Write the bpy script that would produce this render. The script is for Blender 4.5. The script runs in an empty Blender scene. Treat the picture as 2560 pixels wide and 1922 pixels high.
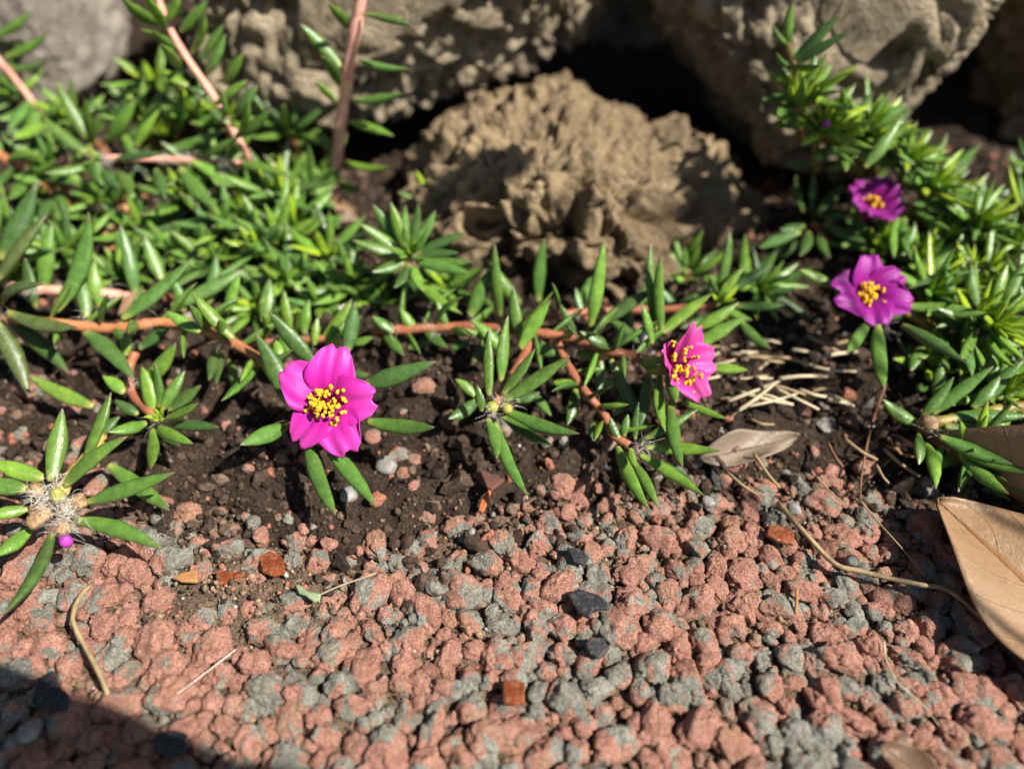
import bpy, bmesh, math, random
import numpy as np
from mathutils import Vector, Matrix

random.seed(7); RNG = np.random.RandomState(11)
scene = bpy.context.scene
COL = scene.collection

# ------------------------------------------------------------------ camera
W0, H0, F = 2560.0, 1922.0, 1828.0            # photograph size and focal length in its pixels
PITCH = math.radians(45.0); CAMH = 0.148
cam_d = bpy.data.cameras.new('camera'); cam = bpy.data.objects.new('camera', cam_d); COL.objects.link(cam)
cam.location = (0, 0, CAMH); cam.rotation_euler = (math.radians(90) - PITCH, 0, 0)
cam_d.sensor_width = 36; cam_d.lens = 36 * F / W0
cam_d.clip_start = 0.002; cam_d.clip_end = 50
cam_d.dof.use_dof = True; cam_d.dof.focus_distance = 0.164; cam_d.dof.aperture_fstop = 5.6
scene.camera = cam

# ------------------------------------------------------------------ sky, sun, exposure
SUN = Vector((0.58, -0.27, 0.77)).normalized()      # direction towards the sun
world = bpy.data.worlds.new('World'); scene.world = world; world.use_nodes = True
nt = world.node_tree; bgn = nt.nodes['Background']
sky = nt.nodes.new('ShaderNodeTexSky'); sky.sky_type = 'NISHITA'; sky.sun_disc = False
sky.sun_elevation = math.asin(SUN.z); sky.sun_rotation = math.atan2(SUN.x, SUN.y)
nt.links.new(sky.outputs[0], bgn.inputs[0]); bgn.inputs[1].default_value = 0.05
sd = bpy.data.lights.new('sun', 'SUN'); so = bpy.data.objects.new('sun', sd); COL.objects.link(so)
sd.energy = 5.0; sd.angle = math.radians(0.5); sd.color = (1.0, 0.95, 0.86)
so.rotation_euler = (-SUN).to_track_quat('-Z', 'Y').to_euler(); so.location = (0.5, -0.2, 1)
scene.view_settings.view_transform = 'Standard'; scene.view_settings.look = 'None'
scene.view_settings.exposure = 0.9; scene.view_settings.gamma = 1
scene.render.engine = 'CYCLES'
scene.cycles.max_bounces = 4; scene.cycles.diffuse_bounces = 2; scene.cycles.glossy_bounces = 2; scene.cycles.caustics_reflective = False; scene.cycles.caustics_refractive = False

# ------------------------------------------------------------------ pixels to points
CF = Vector((0, math.cos(PITCH), -math.sin(PITCH))); CU = Vector((0, math.sin(PITCH), math.cos(PITCH))); CR = Vector((1, 0, 0))
CO = Vector((0, 0, CAMH))
def ray(u, v): return CR * ((u - W0 / 2) / F) - CU * ((v - H0 / 2) / F) + CF
def P(u, v, d): return CO + ray(u, v) * d                               # at depth d
def pz(u, v, z):                                                        # on the level z
    r = ray(u, v); return CO + r * ((z - CAMH) / r.z)
def py(u, v, y):                                                        # on the upright plane y
    r = ray(u, v); return CO + r * (y / r.y)
MM = 0.001

# ------------------------------------------------------------------ numpy noise
def _h(ix, iy, iz, s):
    n = (ix * 374761393 + iy * 668265263 + iz * 2147483647 + s * 974634777) & 0xffffffff
    n = ((n ^ (n >> 13)) * 1274126177) & 0xffffffff
    n = ((n ^ (n >> 16)) * 2246822519) & 0xffffffff
    return ((n ^ (n >> 15)) & 0xffff) / 65535.0
def vn(p, scale, seed=0):                                               # value noise, -1..1
    q = np.asarray(p, float) / scale; i = np.floor(q).astype(np.int64); f = q - i; f = f * f * f * (f * (f * 6 - 15) + 10)
    r = 0
    for a in (0, 1):
        for b in (0, 1):
            for c in (0, 1):
                w = (f[:, 0] if a else 1 - f[:, 0]) * (f[:, 1] if b else 1 - f[:, 1]) * (f[:, 2] if c else 1 - f[:, 2])
                r = r + w * _h(i[:, 0] + a, i[:, 1] + b, i[:, 2] + c, seed)
    return r * 2 - 1
def fbm(p, scale, octv=4, seed=0, gain=0.5):
    r = 0; a = 1; t = 0
    for o in range(octv):
        r = r + a * vn(p, scale, seed + o * 17); t += a; a *= gain; scale *= 0.5
    return r / t
def sstep(a, b, x):
    t = np.clip((x - a) / (b - a), 0, 1); return t * t * (3 - 2 * t)

# ------------------------------------------------------------------ objects
def mesh_obj(name, verts, faces, mat, parent=None, loc=None, smooth=True, uvs=None):
    me = bpy.data.meshes.new(name)
    me.from_pydata([tuple(v) for v in verts] if not isinstance(verts, np.ndarray) else verts.tolist(), [], faces if isinstance(faces, list) else faces.tolist())
    if smooth: me.polygons.foreach_set('use_smooth', [True] * len(me.polygons))
    if uvs is not None:
        ul = me.uv_layers.new(name='UVMap'); li = np.empty(len(me.loops), dtype=np.int32); me.loops.foreach_get('vertex_index', li)
        ul.data.foreach_set('uv', np.asarray(uvs, dtype=np.float32)[li].ravel())
    me.materials.append(mat); me.update()
    return link(name, me, parent, loc)
def link(name, me, parent=None, loc=None):
    o = bpy.data.objects.new(name, me); COL.objects.link(o)
    if parent is not None: o.parent = parent
    if loc is not None: o.location = loc
    return o
def tag(o, label=None, cat=None, group=None, kind=None):
    if label: o['label'] = label
    if cat: o['category'] = cat
    if group: o['group'] = group
    if kind: o['kind'] = kind
    return o
def empty(name, loc):
    o = bpy.data.objects.new(name, None); o.empty_display_size = 0.004; COL.objects.link(o); o.location = loc; return o

# ------------------------------------------------------------------ materials
class NM:
    def __init__(s, name):
        s.m = bpy.data.materials.new(name); s.m.use_nodes = True; s.t = s.m.node_tree
        s.b = s.t.nodes['Principled BSDF']; s.out = s.t.nodes['Material Output']
    def n(s, typ, **kw):
        nd = s.t.nodes.new(typ)
        for k, v in kw.items(): setattr(nd, k, v)
        return nd
    def l(s, a, b): s.t.links.new(a, b)
    def val(s, sock, v):
        if isinstance(v, bpy.types.NodeSocket): s.l(v, sock)
        else: sock.default_value = v
    def coord(s, which='Object'): return s.n('ShaderNodeTexCoord').outputs[which]
    def noise(s, scale, detail=3, rough=0.55, co=None, dist=0):
        nd = s.n('ShaderNodeTexNoise'); nd.inputs['Scale'].default_value = scale; nd.inputs['Detail'].default_value = detail
        nd.inputs['Roughness'].default_value = rough; nd.inputs['Distortion'].default_value = dist
        if co is not None: s.l(co, nd.inputs['Vector'])
        return nd.outputs['Fac']
    def voro(s, scale, co=None, feature='F1', out='Distance'):
        nd = s.n('ShaderNodeTexVoronoi', feature=feature); nd.inputs['Scale'].default_value = scale
        if co is not None: s.l(co, nd.inputs['Vector'])
        return nd.outputs[out]
    def ramp(s, fac, a, b, lo=0.0, hi=1.0):
        nd = s.n('ShaderNodeMapRange'); s.val(nd.inputs[0], fac)
        nd.inputs[1].default_value = a; nd.inputs[2].default_value = b; nd.inputs[3].default_value = lo; nd.inputs[4].default_value = hi
        nd.interpolation_type = 'SMOOTHSTEP'
        return nd.outputs[0]
    def mix(s, fac, a, b, mode='MIX'):
        nd = s.n('ShaderNodeMix', data_type='RGBA', blend_type=mode)
        s.val(nd.inputs[0], fac); s.val(nd.inputs[6], a); s.val(nd.inputs[7], b); return nd.outputs[2]
    def math(s, op, a, b=0.0):
        nd = s.n('ShaderNodeMath', operation=op); s.val(nd.inputs[0], a); s.val(nd.inputs[1], b); return nd.outputs[0]
    def bump(s, h, dist, strength=1.0, prev=None):
        nd = s.n('ShaderNodeBump'); s.val(nd.inputs['Height'], h); nd.inputs['Distance'].default_value = dist; nd.inputs['Strength'].default_value = strength
        if prev is not None: s.l(prev, nd.inputs['Normal'])
        return nd.outputs[0]
    def set(s, **kw):
        for k, v in kw.items(): s.val(s.b.inputs[k.replace('_', ' ')], v)
        return s.m
def c4(r, g, b): return (r, g, b, 1)

def leaf_material():
    m = NM('fleshy_leaf'); co = m.coord('Object')
    uv = m.n('ShaderNodeSeparateXYZ'); m.l(m.coord('UV'), uv.inputs[0]); t = uv.outputs[1]
    oi = m.n('ShaderNodeObjectInfo'); col = oi.outputs['Color']
    cell = m.voro(2300, co, 'DISTANCE_TO_EDGE')
    nz = m.noise(420, 3, 0.6, co)
    c = m.mix(m.ramp(nz, 0.35, 0.7), m.mix(1.0, col, c4(0.70, 0.72, 0.62), 'MULTIPLY'), m.mix(1.0, col, c4(1.15, 1.12, 1.05), 'MULTIPLY'))
    # pale net of veins and silvery cells
    c = m.mix(m.math('MULTIPLY', m.ramp(cell, 0.0, 0.13, 1, 0), 0.26), c, c4(0.24, 0.34, 0.13))
    c = m.mix(m.math('MULTIPLY', m.ramp(m.noise(2600, 2, 0.5, co), 0.60, 0.72), 0.22), c, c4(0.30, 0.40, 0.20))
    # yellowish foot, brownish pale tip
    c = m.mix(m.ramp(t, 0.0, 0.16, 0.75, 0), c, c4(0.36, 0.36, 0.09))
    c = m.mix(m.ramp(t, 0.86, 1.0, 0, 0.7), c, c4(0.20, 0.13, 0.10))
    c = m.mix(m.math('MULTIPLY', m.ramp(m.noise(75, 2, 0.5, m.coord('Object')), 0.62, 0.75), 0.35), c, c4(0.13, 0.11, 0.05))
    b = m.bump(m.noise(1500, 2, 0.6, co), 0.00018, 0.5)
    b = m.bump(cell, 0.00012, 0.5, b)
    m.set(Base_Color=c, Roughness=m.ramp(m.noise(1100, 2, 0.5, co), 0.3, 0.7, 0.24, 0.42), Specular_IOR_Level=0.55, Normal=b)
    tr = m.n('ShaderNodeBsdfTranslucent'); m.l(m.mix(1.0, c, c4(1.3, 1.5, 0.6), 'MULTIPLY'), tr.inputs[0]); mx = m.n('ShaderNodeMixShader'); mx.inputs[0].default_value = 0.14
    m.l(m.b.outputs[0], mx.inputs[1]); m.l(tr.outputs[0], mx.inputs[2]); m.l(mx.outputs[0], m.out.inputs[0])
    return m.m
def stem_material():
    m = NM('red_stem'); co = m.coord('Object'); oi = m.n('ShaderNodeObjectInfo'); col = oi.outputs['Color']
    c = m.mix(m.ramp(m.noise(140, 3, 0.6, co), 0.35, 0.7), m.mix(1.0, col, c4(0.70, 0.62, 0.6), 'MULTIPLY'), m.mix(1.0, col, c4(1.2, 1.15, 1.1), 'MULTIPLY'))
    c = m.mix(m.math('MULTIPLY', m.ramp(m.noise(75, 3, 0.6, co), 0.54, 0.70), 0.35), c, m.mix(1.0, col, c4(0.45, 0.75, 0.5), 'MULTIPLY'))
    c = m.mix(m.math('MULTIPLY', m.ramp(m.noise(1800, 2, 0.5, co), 0.6, 0.75), 0.35), c, c4(0.6, 0.42, 0.32))
    return m.set(Base_Color=c, Roughness=0.42, Normal=m.bump(m.noise(160, 3, 0.6, co), 0.0010, 0.6, m.bump(m.noise(1500, 3, 0.6, co), 0.0003, 0.7)))
def petal_material():
    m = NM('magenta_petal'); co = m.coord('Object')
    uv = m.n('ShaderNodeSeparateXYZ'); m.l(m.coord('UV'), uv.inputs[0]); t = uv.outputs[1]; u = uv.outputs[0]
    oi = m.n('ShaderNodeObjectInfo'); col = oi.outputs['Color']
    base = m.mix(1.0, col, c4(0.68, 0.30, 0.62), 'MULTIPLY')
    c = m.mix(m.ramp(t, 0.10, 0.62), base, col)
    c = m.mix(m.math('MULTIPLY', m.ramp(t, 0.45, 1.0), 0.55), c, m.mix(1.0, col, c4(1.2, 5.0, 1.3), 'MULTIPLY'))
    st = m.n('ShaderNodeTexNoise'); st.inputs['Scale'].default_value = 1.0; st.inputs['Detail'].default_value = 2
    mp = m.n('ShaderNodeMapping'); mp.inputs['Scale'].default_value = (38, 3, 1); m.l(m.coord('UV'), mp.inputs[0]); m.l(mp.outputs[0], st.inputs['Vector'])
    c = m.mix(m.math('MULTIPLY', m.ramp(st.outputs['Fac'], 0.45, 0.75), 0.22), c, m.mix(1.0, col, c4(0.72, 0.5, 0.8), 'MULTIPLY'))
    c = m.mix(m.math('MULTIPLY', m.ramp(m.noise(2600, 2, 0.5, co), 0.66, 0.76), 0.55), c, m.mix(1.0, col, c4(1.5, 9.0, 1.6), 'MULTIPLY'))
    b = m.bump(m.noise(2200, 3, 0.6, co), 0.00018, 0.5); b = m.bump(st.outputs['Fac'], 0.0003, 0.35, b)
    m.set(Base_Color=c, Roughness=0.42, Specular_IOR_Level=0.35, Normal=b, Sheen_Weight=0.15)
    m.b.inputs['Sheen Tint'].default_value = (1, 0.6, 0.95, 1)
    tr = m.n('ShaderNodeBsdfTranslucent'); m.l(c, tr.inputs[0]); mx = m.n('ShaderNodeMixShader'); mx.inputs[0].default_value = 0.36
    m.l(m.b.outputs[0], mx.inputs[1]); m.l(tr.outputs[0], mx.inputs[2]); m.l(mx.outputs[0], m.out.inputs[0])
    return m.m
def plain(name, col, rough=0.6, nscale=300, dark=0.6, bumpd=0.0003, spec=0.4, dusty=0.0, **kw):
    m = NM(name); co = m.coord('Object')
    c = m.mix(m.ramp(m.noise(nscale, 4, 0.6, co), 0.3, 0.72), c4(*[x * dark for x in col]), c4(*col))
    if dusty: c = m.mix(m.math('MULTIPLY', m.ramp(m.noise(1100, 4, 0.75, co), 0.50, 0.62), dusty), c, c4(0.24, 0.17, 0.11))
    return m.set(Base_Color=c, Roughness=rough, Specular_IOR_Level=spec, Normal=m.bump(m.noise(nscale * 4, 3, 0.6, co), bumpd, 0.6), **kw)
def pebble_material():
    # grey-green stones carrying a worn red coat and brown dust
    m = NM('red_coated_pebble'); oi = m.n('ShaderNodeObjectInfo'); geo = m.n('ShaderNodeNewGeometry'); p = geo.outputs['Position']
    red = m.mix(m.ramp(m.noise(330, 4, 0.65, p), 0.3, 0.7), c4(0.42, 0.185, 0.135), c4(0.64, 0.320, 0.245))
    red = m.mix(m.math('MULTIPLY', m.ramp(m.noise(130, 2, 0.5, p), 0.55, 0.72), 0.5), red, c4(0.50, 0.27, 0.15))
    gre = m.mix(m.ramp(m.noise(260, 4, 0.6, p), 0.3, 0.7), c4(0.21, 0.212, 0.18), c4(0.42, 0.42, 0.36))
    cs = m.n('ShaderNodeSeparateColor'); m.l(m.voro(190, p, 'F1', 'Color'), cs.inputs[0]); cellr = cs.outputs[0]
    lim = m.math('SUBTRACT', m.noise(190, 4, 0.66, p, 0.6), m.math('MULTIPLY', m.math('SUBTRACT', cellr, 0.54), 0.50))
    c = m.mix(m.ramp(lim, 0.435, 0.470), gre, red)
    c = m.mix(m.math('MULTIPLY', m.ramp(m.noise(1300, 3, 0.75, p), 0.50, 0.62), 0.60), c, c4(0.34, 0.245, 0.155))      # sand grains stuck on
    c = m.mix(m.math('MULTIPLY', m.ramp(m.noise(1700, 3, 0.75, p), 0.58, 0.68), 0.80), c, c4(0.11, 0.078, 0.052))
    sx = m.n('ShaderNodeSeparateXYZ'); m.l(geo.outputs['Position'], sx.inputs[0])
    dust = m.math('MULTIPLY', m.ramp(m.math('ADD', sx.outputs[2], m.math('MULTIPLY', m.noise(300, 3, 0.6, p), 0.002)), 0.0002, 0.0026, 1, 0), 0.80)
    c = m.mix(dust, c, c4(0.29, 0.205, 0.14))
    c = m.mix(m.math('MULTIPLY', m.ramp(m.noise(120, 4, 0.7, p), 0.56, 0.68), m.ramp(m.noise(900, 3, 0.7, p), 0.40, 0.58)), c, c4(0.40, 0.29, 0.185))
    b = m.bump(m.noise(480, 4, 0.75, p), 0.0030, 1.0); b = m.bump(m.noise(1900, 3, 0.75, p), 0.0008, 1.0, b)
    return m.set(Base_Color=c, Roughness=0.9, Specular_IOR_Level=0.2, Normal=b)
def ground_material(name, a, b_, sp, bumpk=1.0):
    m = NM(name); co = m.coord('Object')
    c = m.mix(m.ramp(m.noise(60, 5, 0.65, co), 0.3, 0.7), c4(*a), c4(*b_))
    c = m.mix(m.math('MULTIPLY', m.ramp(m.noise(1300, 3, 0.7, co), 0.52, 0.66), 0.6), c, c4(*sp))
    c = m.mix(m.math('MULTIPLY', m.ramp(m.noise(900, 3, 0.7, co), 0.58, 0.68), 0.6), c, c4(a[0] * .4, a[1] * .4, a[2] * .4))
    b = m.bump(m.voro(900, co), 0.0010 * bumpk, 0.8); b = m.bump(m.noise(450, 4, 0.75, co), 0.004 * bumpk, 1.0, b); b = m.bump(m.noise(1500, 3, 0.7, co), 0.0005 * bumpk, 0.8, b)
    return m.set(Base_Color=c, Roughness=0.95, Specular_IOR_Level=0.2, Normal=b)
def crumb_material(name, cols):
    m = NM(name); co = m.coord('Object')
    at = m.n('ShaderNodeAttribute', attribute_name='tone'); f = at.outputs['Fac']
    cr = m.n('ShaderNodeValToRGB'); m.l(f, cr.inputs[0]); e = cr.color_ramp.elements
    e[0].position = cols[0][0]; e[0].color = c4(*cols[0][1]); e[1].position = cols[-1][0]; e[1].color = c4(*cols[-1][1])
    for pz_, cc in cols[1:-1]:
        x = e.new(pz_); x.color = c4(*cc)
    cr.color_ramp.interpolation = 'CONSTANT'
    c = m.mix(m.ramp(m.noise(900, 4, 0.7, co), 0.3, 0.7), m.mix(1.0, cr.outputs[0], c4(.55, .52, .5), 'MULTIPLY'), m.mix(1.0, cr.outputs[0], c4(1.25, 1.2, 1.15), 'MULTIPLY'))
    return m.set(Base_Color=c, Roughness=0.85, Specular_IOR_Level=0.3, Normal=m.bump(m.noise(1300, 4, 0.7, co), 0.0006, 0.9))
def rock_material(name, a, b_, c_, spots):
    m = NM(name); co = m.coord('Object')
    c = m.mix(m.ramp(m.noise(45, 4, 0.68, co), 0.32, 0.68), c4(*a), c4(*b_))
    c = m.mix(m.ramp(m.noise(140, 5, 0.7, co), 0.50, 0.66), c, c4(*c_))
    c = m.mix(m.math('MULTIPLY', m.ramp(m.noise(600, 4, 0.75, co), 0.56, 0.66), 0.75), c, c4(*spots))
    c = m.mix(m.math('MULTIPLY', m.ramp(m.noise(420, 4, 0.75, m.coord('Generated')), 0.2, 0.3, 1, 0), 0.6), c, c4(0.05, 0.04, 0.03))
    c = m.mix(m.math('MULTIPLY', m.ramp(m.noise(22, 4, 0.6, co), 0.50, 0.62), 0.55), c, c4(a[0] * .38, a[1] * .36, a[2] * .36))
    b = m.bump(m.noise(300, 4, 0.75, co), 0.003, 1.0); b = m.bump(m.noise(900, 3, 0.7, co), 0.0008, 0.8, b)
    return m.set(Base_Color=c, Roughness=0.92, Specular_IOR_Level=0.25, Normal=b)
def dryleaf_material(name, a, b_):
    m = NM(name); co = m.coord('Object')
    uv = m.n('ShaderNodeSeparateXYZ'); m.l(m.coord('UV'), uv.inputs[0]); u = uv.outputs[0]; t = uv.outputs[1]
    c = m.mix(m.ramp(m.noise(40, 5, 0.65, co), 0.3, 0.7), c4(*a), c4(*b_))
    c = m.mix(m.math('MULTIPLY', m.ramp(m.noise(500, 4, 0.7, co), 0.62, 0.72), 0.6), c, c4(0.13, 0.075, 0.035))
    rib = m.math('ABSOLUTE', m.math('SUBTRACT', u, 0.5))
    c = m.mix(m.ramp(rib, 0.004, 0.05, 0.8, 0), c, c4(a[0] * 0.9, a[1] * 0.62, a[2] * 0.35))
    wv = m.n('ShaderNodeTexWave', wave_profile='SIN'); wv.inputs['Scale'].default_value = 2.0; wv.inputs['Distortion'].default_value = 0.6
    cb = m.n('ShaderNodeCombineXYZ'); m.l(m.math('ADD', t, m.math('MULTIPLY', rib, -0.55)), cb.inputs[0]); m.l(cb.outputs[0], wv.inputs['Vector'])
    vein = m.ramp(wv.outputs['Fac'], 0.985, 1.0)
    c = m.mix(m.math('MULTIPLY', vein, 0.35), c, c4(a[0] * 0.6, a[1] * 0.5, a[2] * 0.4))
    c = m.mix(m.math('MULTIPLY', m.ramp(m.noise(110, 4, 0.65, co), 0.56, 0.70), 0.45), c, c4(a[0] * 0.5, a[1] * 0.42, a[2] * 0.36))
    b = m.bump(vein, 0.0003, 0.4); b = m.bump(m.ramp(rib, 0.0, 0.03, 1, 0), 0.0008, 0.8, b); b = m.bump(m.noise(160, 5, 0.7, co), 0.0012, 0.6, b)
    m.set(Base_Color=c, Roughness=0.5, Specular_IOR_Level=0.45, Normal=b)
    tr = m.n('ShaderNodeBsdfTranslucent'); m.l(c, tr.inputs[0]); mx = m.n('ShaderNodeMixShader'); mx.inputs[0].default_value = 0.12
    m.l(m.b.outputs[0], mx.inputs[1]); m.l(tr.outputs[0], mx.inputs[2]); m.l(mx.outputs[0], m.out.inputs[0])
    return m.m

M_LEAF = leaf_material(); M_STEM = stem_material(); M_PETAL = petal_material(); M_PEB = pebble_material()
M_ANTHER = plain('yellow_anther', (0.95, 0.52, 0.018), 0.6, 2500, 0.75, 0.0002)
M_FIL = plain('crimson_filament', (0.55, 0.02, 0.22), 0.4, 900, 0.6)
M_HAIR = plain('pale_hair', (0.82, 0.78, 0.68), 0.45, 900, 0.9)
M_HULL = plain('papery_hull', (0.46, 0.29, 0.14), 0.5, 700, 0.35, 0.0008)
M_BUD = plain('purple_bud', (0.50, 0.06, 0.48), 0.4, 900, 0.6)
M_OVARY = plain('green_capsule', (0.34, 0.34, 0.06), 0.35, 600, 0.7)
M_STRAW = plain('dry_straw', (0.40, 0.29, 0.145), 0.6, 220, 0.5, dusty=0.35)
M_PALESTRAW = plain('bleached_straw', (0.56, 0.46, 0.30), 0.65, 200, 0.5)
M_BARK = plain('brown_root', (0.22, 0.10, 0.05), 0.7, 200, 0.5)
M_BLACK = plain('black_flake', (0.020, 0.022, 0.028), 0.55, 400, 0.7, dusty=0.25)
M_RUST = plain('rust_glassy_flake', (0.26, 0.060, 0.018), 0.28, 300, 0.5, spec=0.5, dusty=0.55)
M_ORANGE = plain('orange_flake', (0.46, 0.22, 0.075), 0.55, 400, 0.6, dusty=0.5)
M_WHITE = plain('whitish_stone', (0.27, 0.255, 0.235), 0.5, 300, 0.6)
M_LICHEN = plain('pale_green_lichen', (0.26, 0.34, 0.19), 0.8, 500, 0.6, dusty=0.3)
M_PAVE = ground_material('sandy_paving_bed', (0.11, 0.078, 0.052), (0.21, 0.14, 0.095), (0.36, 0.26, 0.17), 0.8)
M_SOIL = ground_material('dark_soil', (0.030, 0.0195, 0.0135), (0.066, 0.044, 0.030), (0.15, 0.10, 0.07))
M_CRUMB = crumb_material('soil_crumbs', [(0.0, (0.035, 0.0225, 0.0155)), (0.35, (0.066, 0.044, 0.030)), (0.62, (0.105, 0.071, 0.050)), (0.84, (0.19, 0.13, 0.094)),
                                          (0.925, (0.36, 0.15, 0.10)), (0.972, (0.26, 0.25, 0.22)), (0.993, (0.55, 0.54, 0.52))])
M_SAND = crumb_material('sand_grains', [(0.0, (0.09, 0.063, 0.042)), (0.35, (0.17, 0.12, 0.078)), (0.62, (0.27, 0.195, 0.13)), (0.82, (0.40, 0.30, 0.20)), (0.93, (0.46, 0.18, 0.12)), (0.985, (0.5, 0.5, 0.46))])
M_ROCK_TAN = rock_material('tan_tuff', (0.20, 0.145, 0.085), (0.37, 0.27, 0.155), (0.10, 0.072, 0.046), (0.52, 0.39, 0.235))
M_ROCK_GREY = rock_material('grey_brown_tuff', (0.25, 0.20, 0.135), (0.42, 0.345, 0.235), (0.12, 0.094, 0.064), (0.58, 0.49, 0.36))
M_ROCK_PALE = rock_material('pale_grey_rock', (0.27, 0.235, 0.20), (0.38, 0.335, 0.28), (0.20, 0.165, 0.135), (0.48, 0.42, 0.35))
M_DRY = dryleaf_material('tan_dry_leaf', (0.25, 0.150, 0.076), (0.32, 0.20, 0.11))
M_DRYD = dryleaf_material('dull_brown_dry_leaf', (0.16, 0.095, 0.055), (0.23, 0.14, 0.085))
M_DRYO = dryleaf_material('orange_dry_leaf', (0.50, 0.22, 0.085), (0.58, 0.30, 0.13))
M_DRYG = dryleaf_material('bleached_dry_leaf', (0.22, 0.165, 0.12), (0.31, 0.24, 0.18))
M_CASTER = plain('caster_leaf_green', (0.05, 0.13, 0.03), 0.4, 60, 0.6)  # for the leaves added out of view to cast shade

# ------------------------------------------------------------------ the ground
BND = [(-900, 1060), (-300, 1080), (0, 1115), (230, 1180), (420, 1290), (640, 1330), (850, 1405), (1000, 1390), (1150, 1330), (1400, 1245), (1700, 1190), (2000, 1190), (2300, 1230), (2560, 1270), (3100, 1290)]
_bw = [pz(u, v, 0.0) for u, v in BND]; BX = [p.x for p in _bw]; BY = [p.y for p in _bw]
def yb(x): return np.interp(x, BX, BY)
def soil_z(x, y):
    x = np.asarray(x, float); y = np.asarray(y, float)
    p = np.stack([x, y, np.zeros_like(x)], 1)
    e = y - yb(x) + 0.008 * vn(p, 0.018, 3) + 0.004 * vn(p, 0.006, 4)
    z = -0.006 + 0.0100 * sstep(-0.014, 0.008, e) + 0.006 * sstep(0.0, 0.08, e)
    z = z + sstep(-0.004, 0.02, e) * (0.0035 * vn(p, 0.02, 5) + 0.002 * vn(p, 0.008, 6) + 0.0016 * vn(p, 0.0045, 7) + 0.0009 * vn(p, 0.0028, 8))
    z = z + 0.50 * sstep(0.345, 0.50, y) - 0.30 * sstep(0.8, 1.6, y)
    return z
def grid(x0, x1, y0, y1, nx, ny, zf):
    xs = np.asarray(x0) if nx is None else np.linspace(x0, x1, nx); ys = np.asarray(y0) if ny is None else np.linspace(y0, y1, ny)
    X, Y = np.meshgrid(xs, ys); x = X.ravel(); y = Y.ravel(); z = zf(x, y); n = len(xs); k = len(ys)
    idx = np.arange(n * k).reshape(k, n)
    f = np.stack([idx[:-1, :-1].ravel(), idx[:-1, 1:].ravel(), idx[1:, 1:].ravel(), idx[1:, :-1].ravel()], 1)
    return np.stack([x, y, z], 1), f
def spaced(lo, a, b, hi, fine, far=14):
    l = a - (a - lo) * (np.linspace(1, 0, far, endpoint=False) ** 2.2); r = b + (hi - b) * (np.linspace(0, 1, far + 1)[1:] ** 2.2)
    return np.concatenate([l, np.arange(a, b, fine), [b], r])
def pave_z(x, y):
    p = np.stack([x, y, np.zeros_like(x)], 1); return -0.0005 + 0.0026 * np.exp(-((x + 0.062) / 0.020) ** 2 - ((y - 0.081) / 0.010) ** 2) + 0.0009 * vn(p, 0.007, 21) + 0.0005 * vn(p, 0.0025, 22)
v, f = grid(spaced(-4, -0.21, 0.21, 4, 0.0012), 0, spaced(-4, 0.015, 0.20, 0.7, 0.0012), 0, None, None, pave_z)
paving = tag(mesh_obj('paving', v, f, M_PAVE), kind='structure')
v, f = grid(spaced(-4, -0.24, 0.24, 4, 0.0014), 0, spaced(0.03, 0.07, 0.32, 4, 0.0014), 0, None, None, soil_z)
soil = tag(mesh_obj('soil', v, f, M_SOIL), kind='structure')

def ico(sub):
    bm = bmesh.new(); bmesh.ops.create_icosphere(bm, subdivisions=sub, radius=1.0); bm.verts.ensure_lookup_table()
    v = np.array([x.co[:] for x in bm.verts]); f = np.array([[l.index for l in x.verts] for x in bm.faces]); bm.free(); return v, f
ICO = {k: ico(k) for k in (1, 2, 3, 4)}
def lump(sub, seed, rough=0.22, cut=True):
    v, f = ICO[sub]; d = 1 + rough * vn(v, 0.9, seed) + rough * 0.55 * vn(v, 0.42, seed + 5) + (rough * 0.42 * vn(v, 0.2, seed + 9) if sub > 2 else 0) + (rough * 0.22 * vn(v, 0.10, seed + 13) if sub > 3 else 0)
    w = v * d[:, None]
    if cut:
        r = np.random.RandomState(seed)
        for _ in range(5):                      # blunt facets
            n = r.normal(size=3); n /= np.linalg.norm(n); h = w @ n; lim = r.uniform(0.62, 0.9); w = w - np.clip(h - lim, 0, None)[:, None] * 0.5 * n
    return w, f

# pebbles of the paving: sizes packed by dart throwing
PEBV = [lump(4, 100 + i, 0.34) for i in range(14)]; PEBME = []
for w, f in PEBV:
    me = bpy.data.meshes.new('pebble'); me.from_pydata(w.tolist(), [], f.tolist()); me.polygons.foreach_set('use_smooth', [True] * len(me.polygons)); me.materials.append(M_PEB); PEBME.append(me)
LOW = [lump(3, 100 + i, 0.34) for i in range(14)]
def rowcol(p):
    d = p - CO; z = d.dot(CF); return W0 / 2 + F * d.dot(CR) / z, H0 / 2 - F * d.dot(CU) / z, z
spots = []; cellmap = {}
def try_spot(x, y, r, k=0.74):
    cx, cy = int(math.floor(x / 0.009)), int(math.floor(y / 0.009))
    for a in (-1, 0, 1):
        for b in (-1, 0, 1):
            for (X, Y, R) in cellmap.get((cx + a, cy + b), ()):
                if (X - x) ** 2 + (Y - y) ** 2 < ((R + r) * k) ** 2: return False
    cellmap.setdefault((cx, cy), []).append((x, y, r)); spots.append((x, y, r)); return True
HERO_PEB = [(779, 1579, 27), (875, 1548, 22), (255, 1700, 26), (345, 1425, 52), (905, 1680, 58), (760, 1730, 55), (790, 1405, 42), (1080, 1480, 44), (1000, 1710, 36), (1110, 1720, 50), (1740, 1370, 38), (1555, 1380, 26), (1400, 1560, 44), (1470, 1650, 48), (1640, 1790, 58), (1830, 1860, 52), (2060, 1740, 70), (2180, 1620, 44), (1700, 1560, 26), (2270, 1640, 40), (90, 995, 46), (185, 1052, 34)]
heroes = set()
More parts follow.
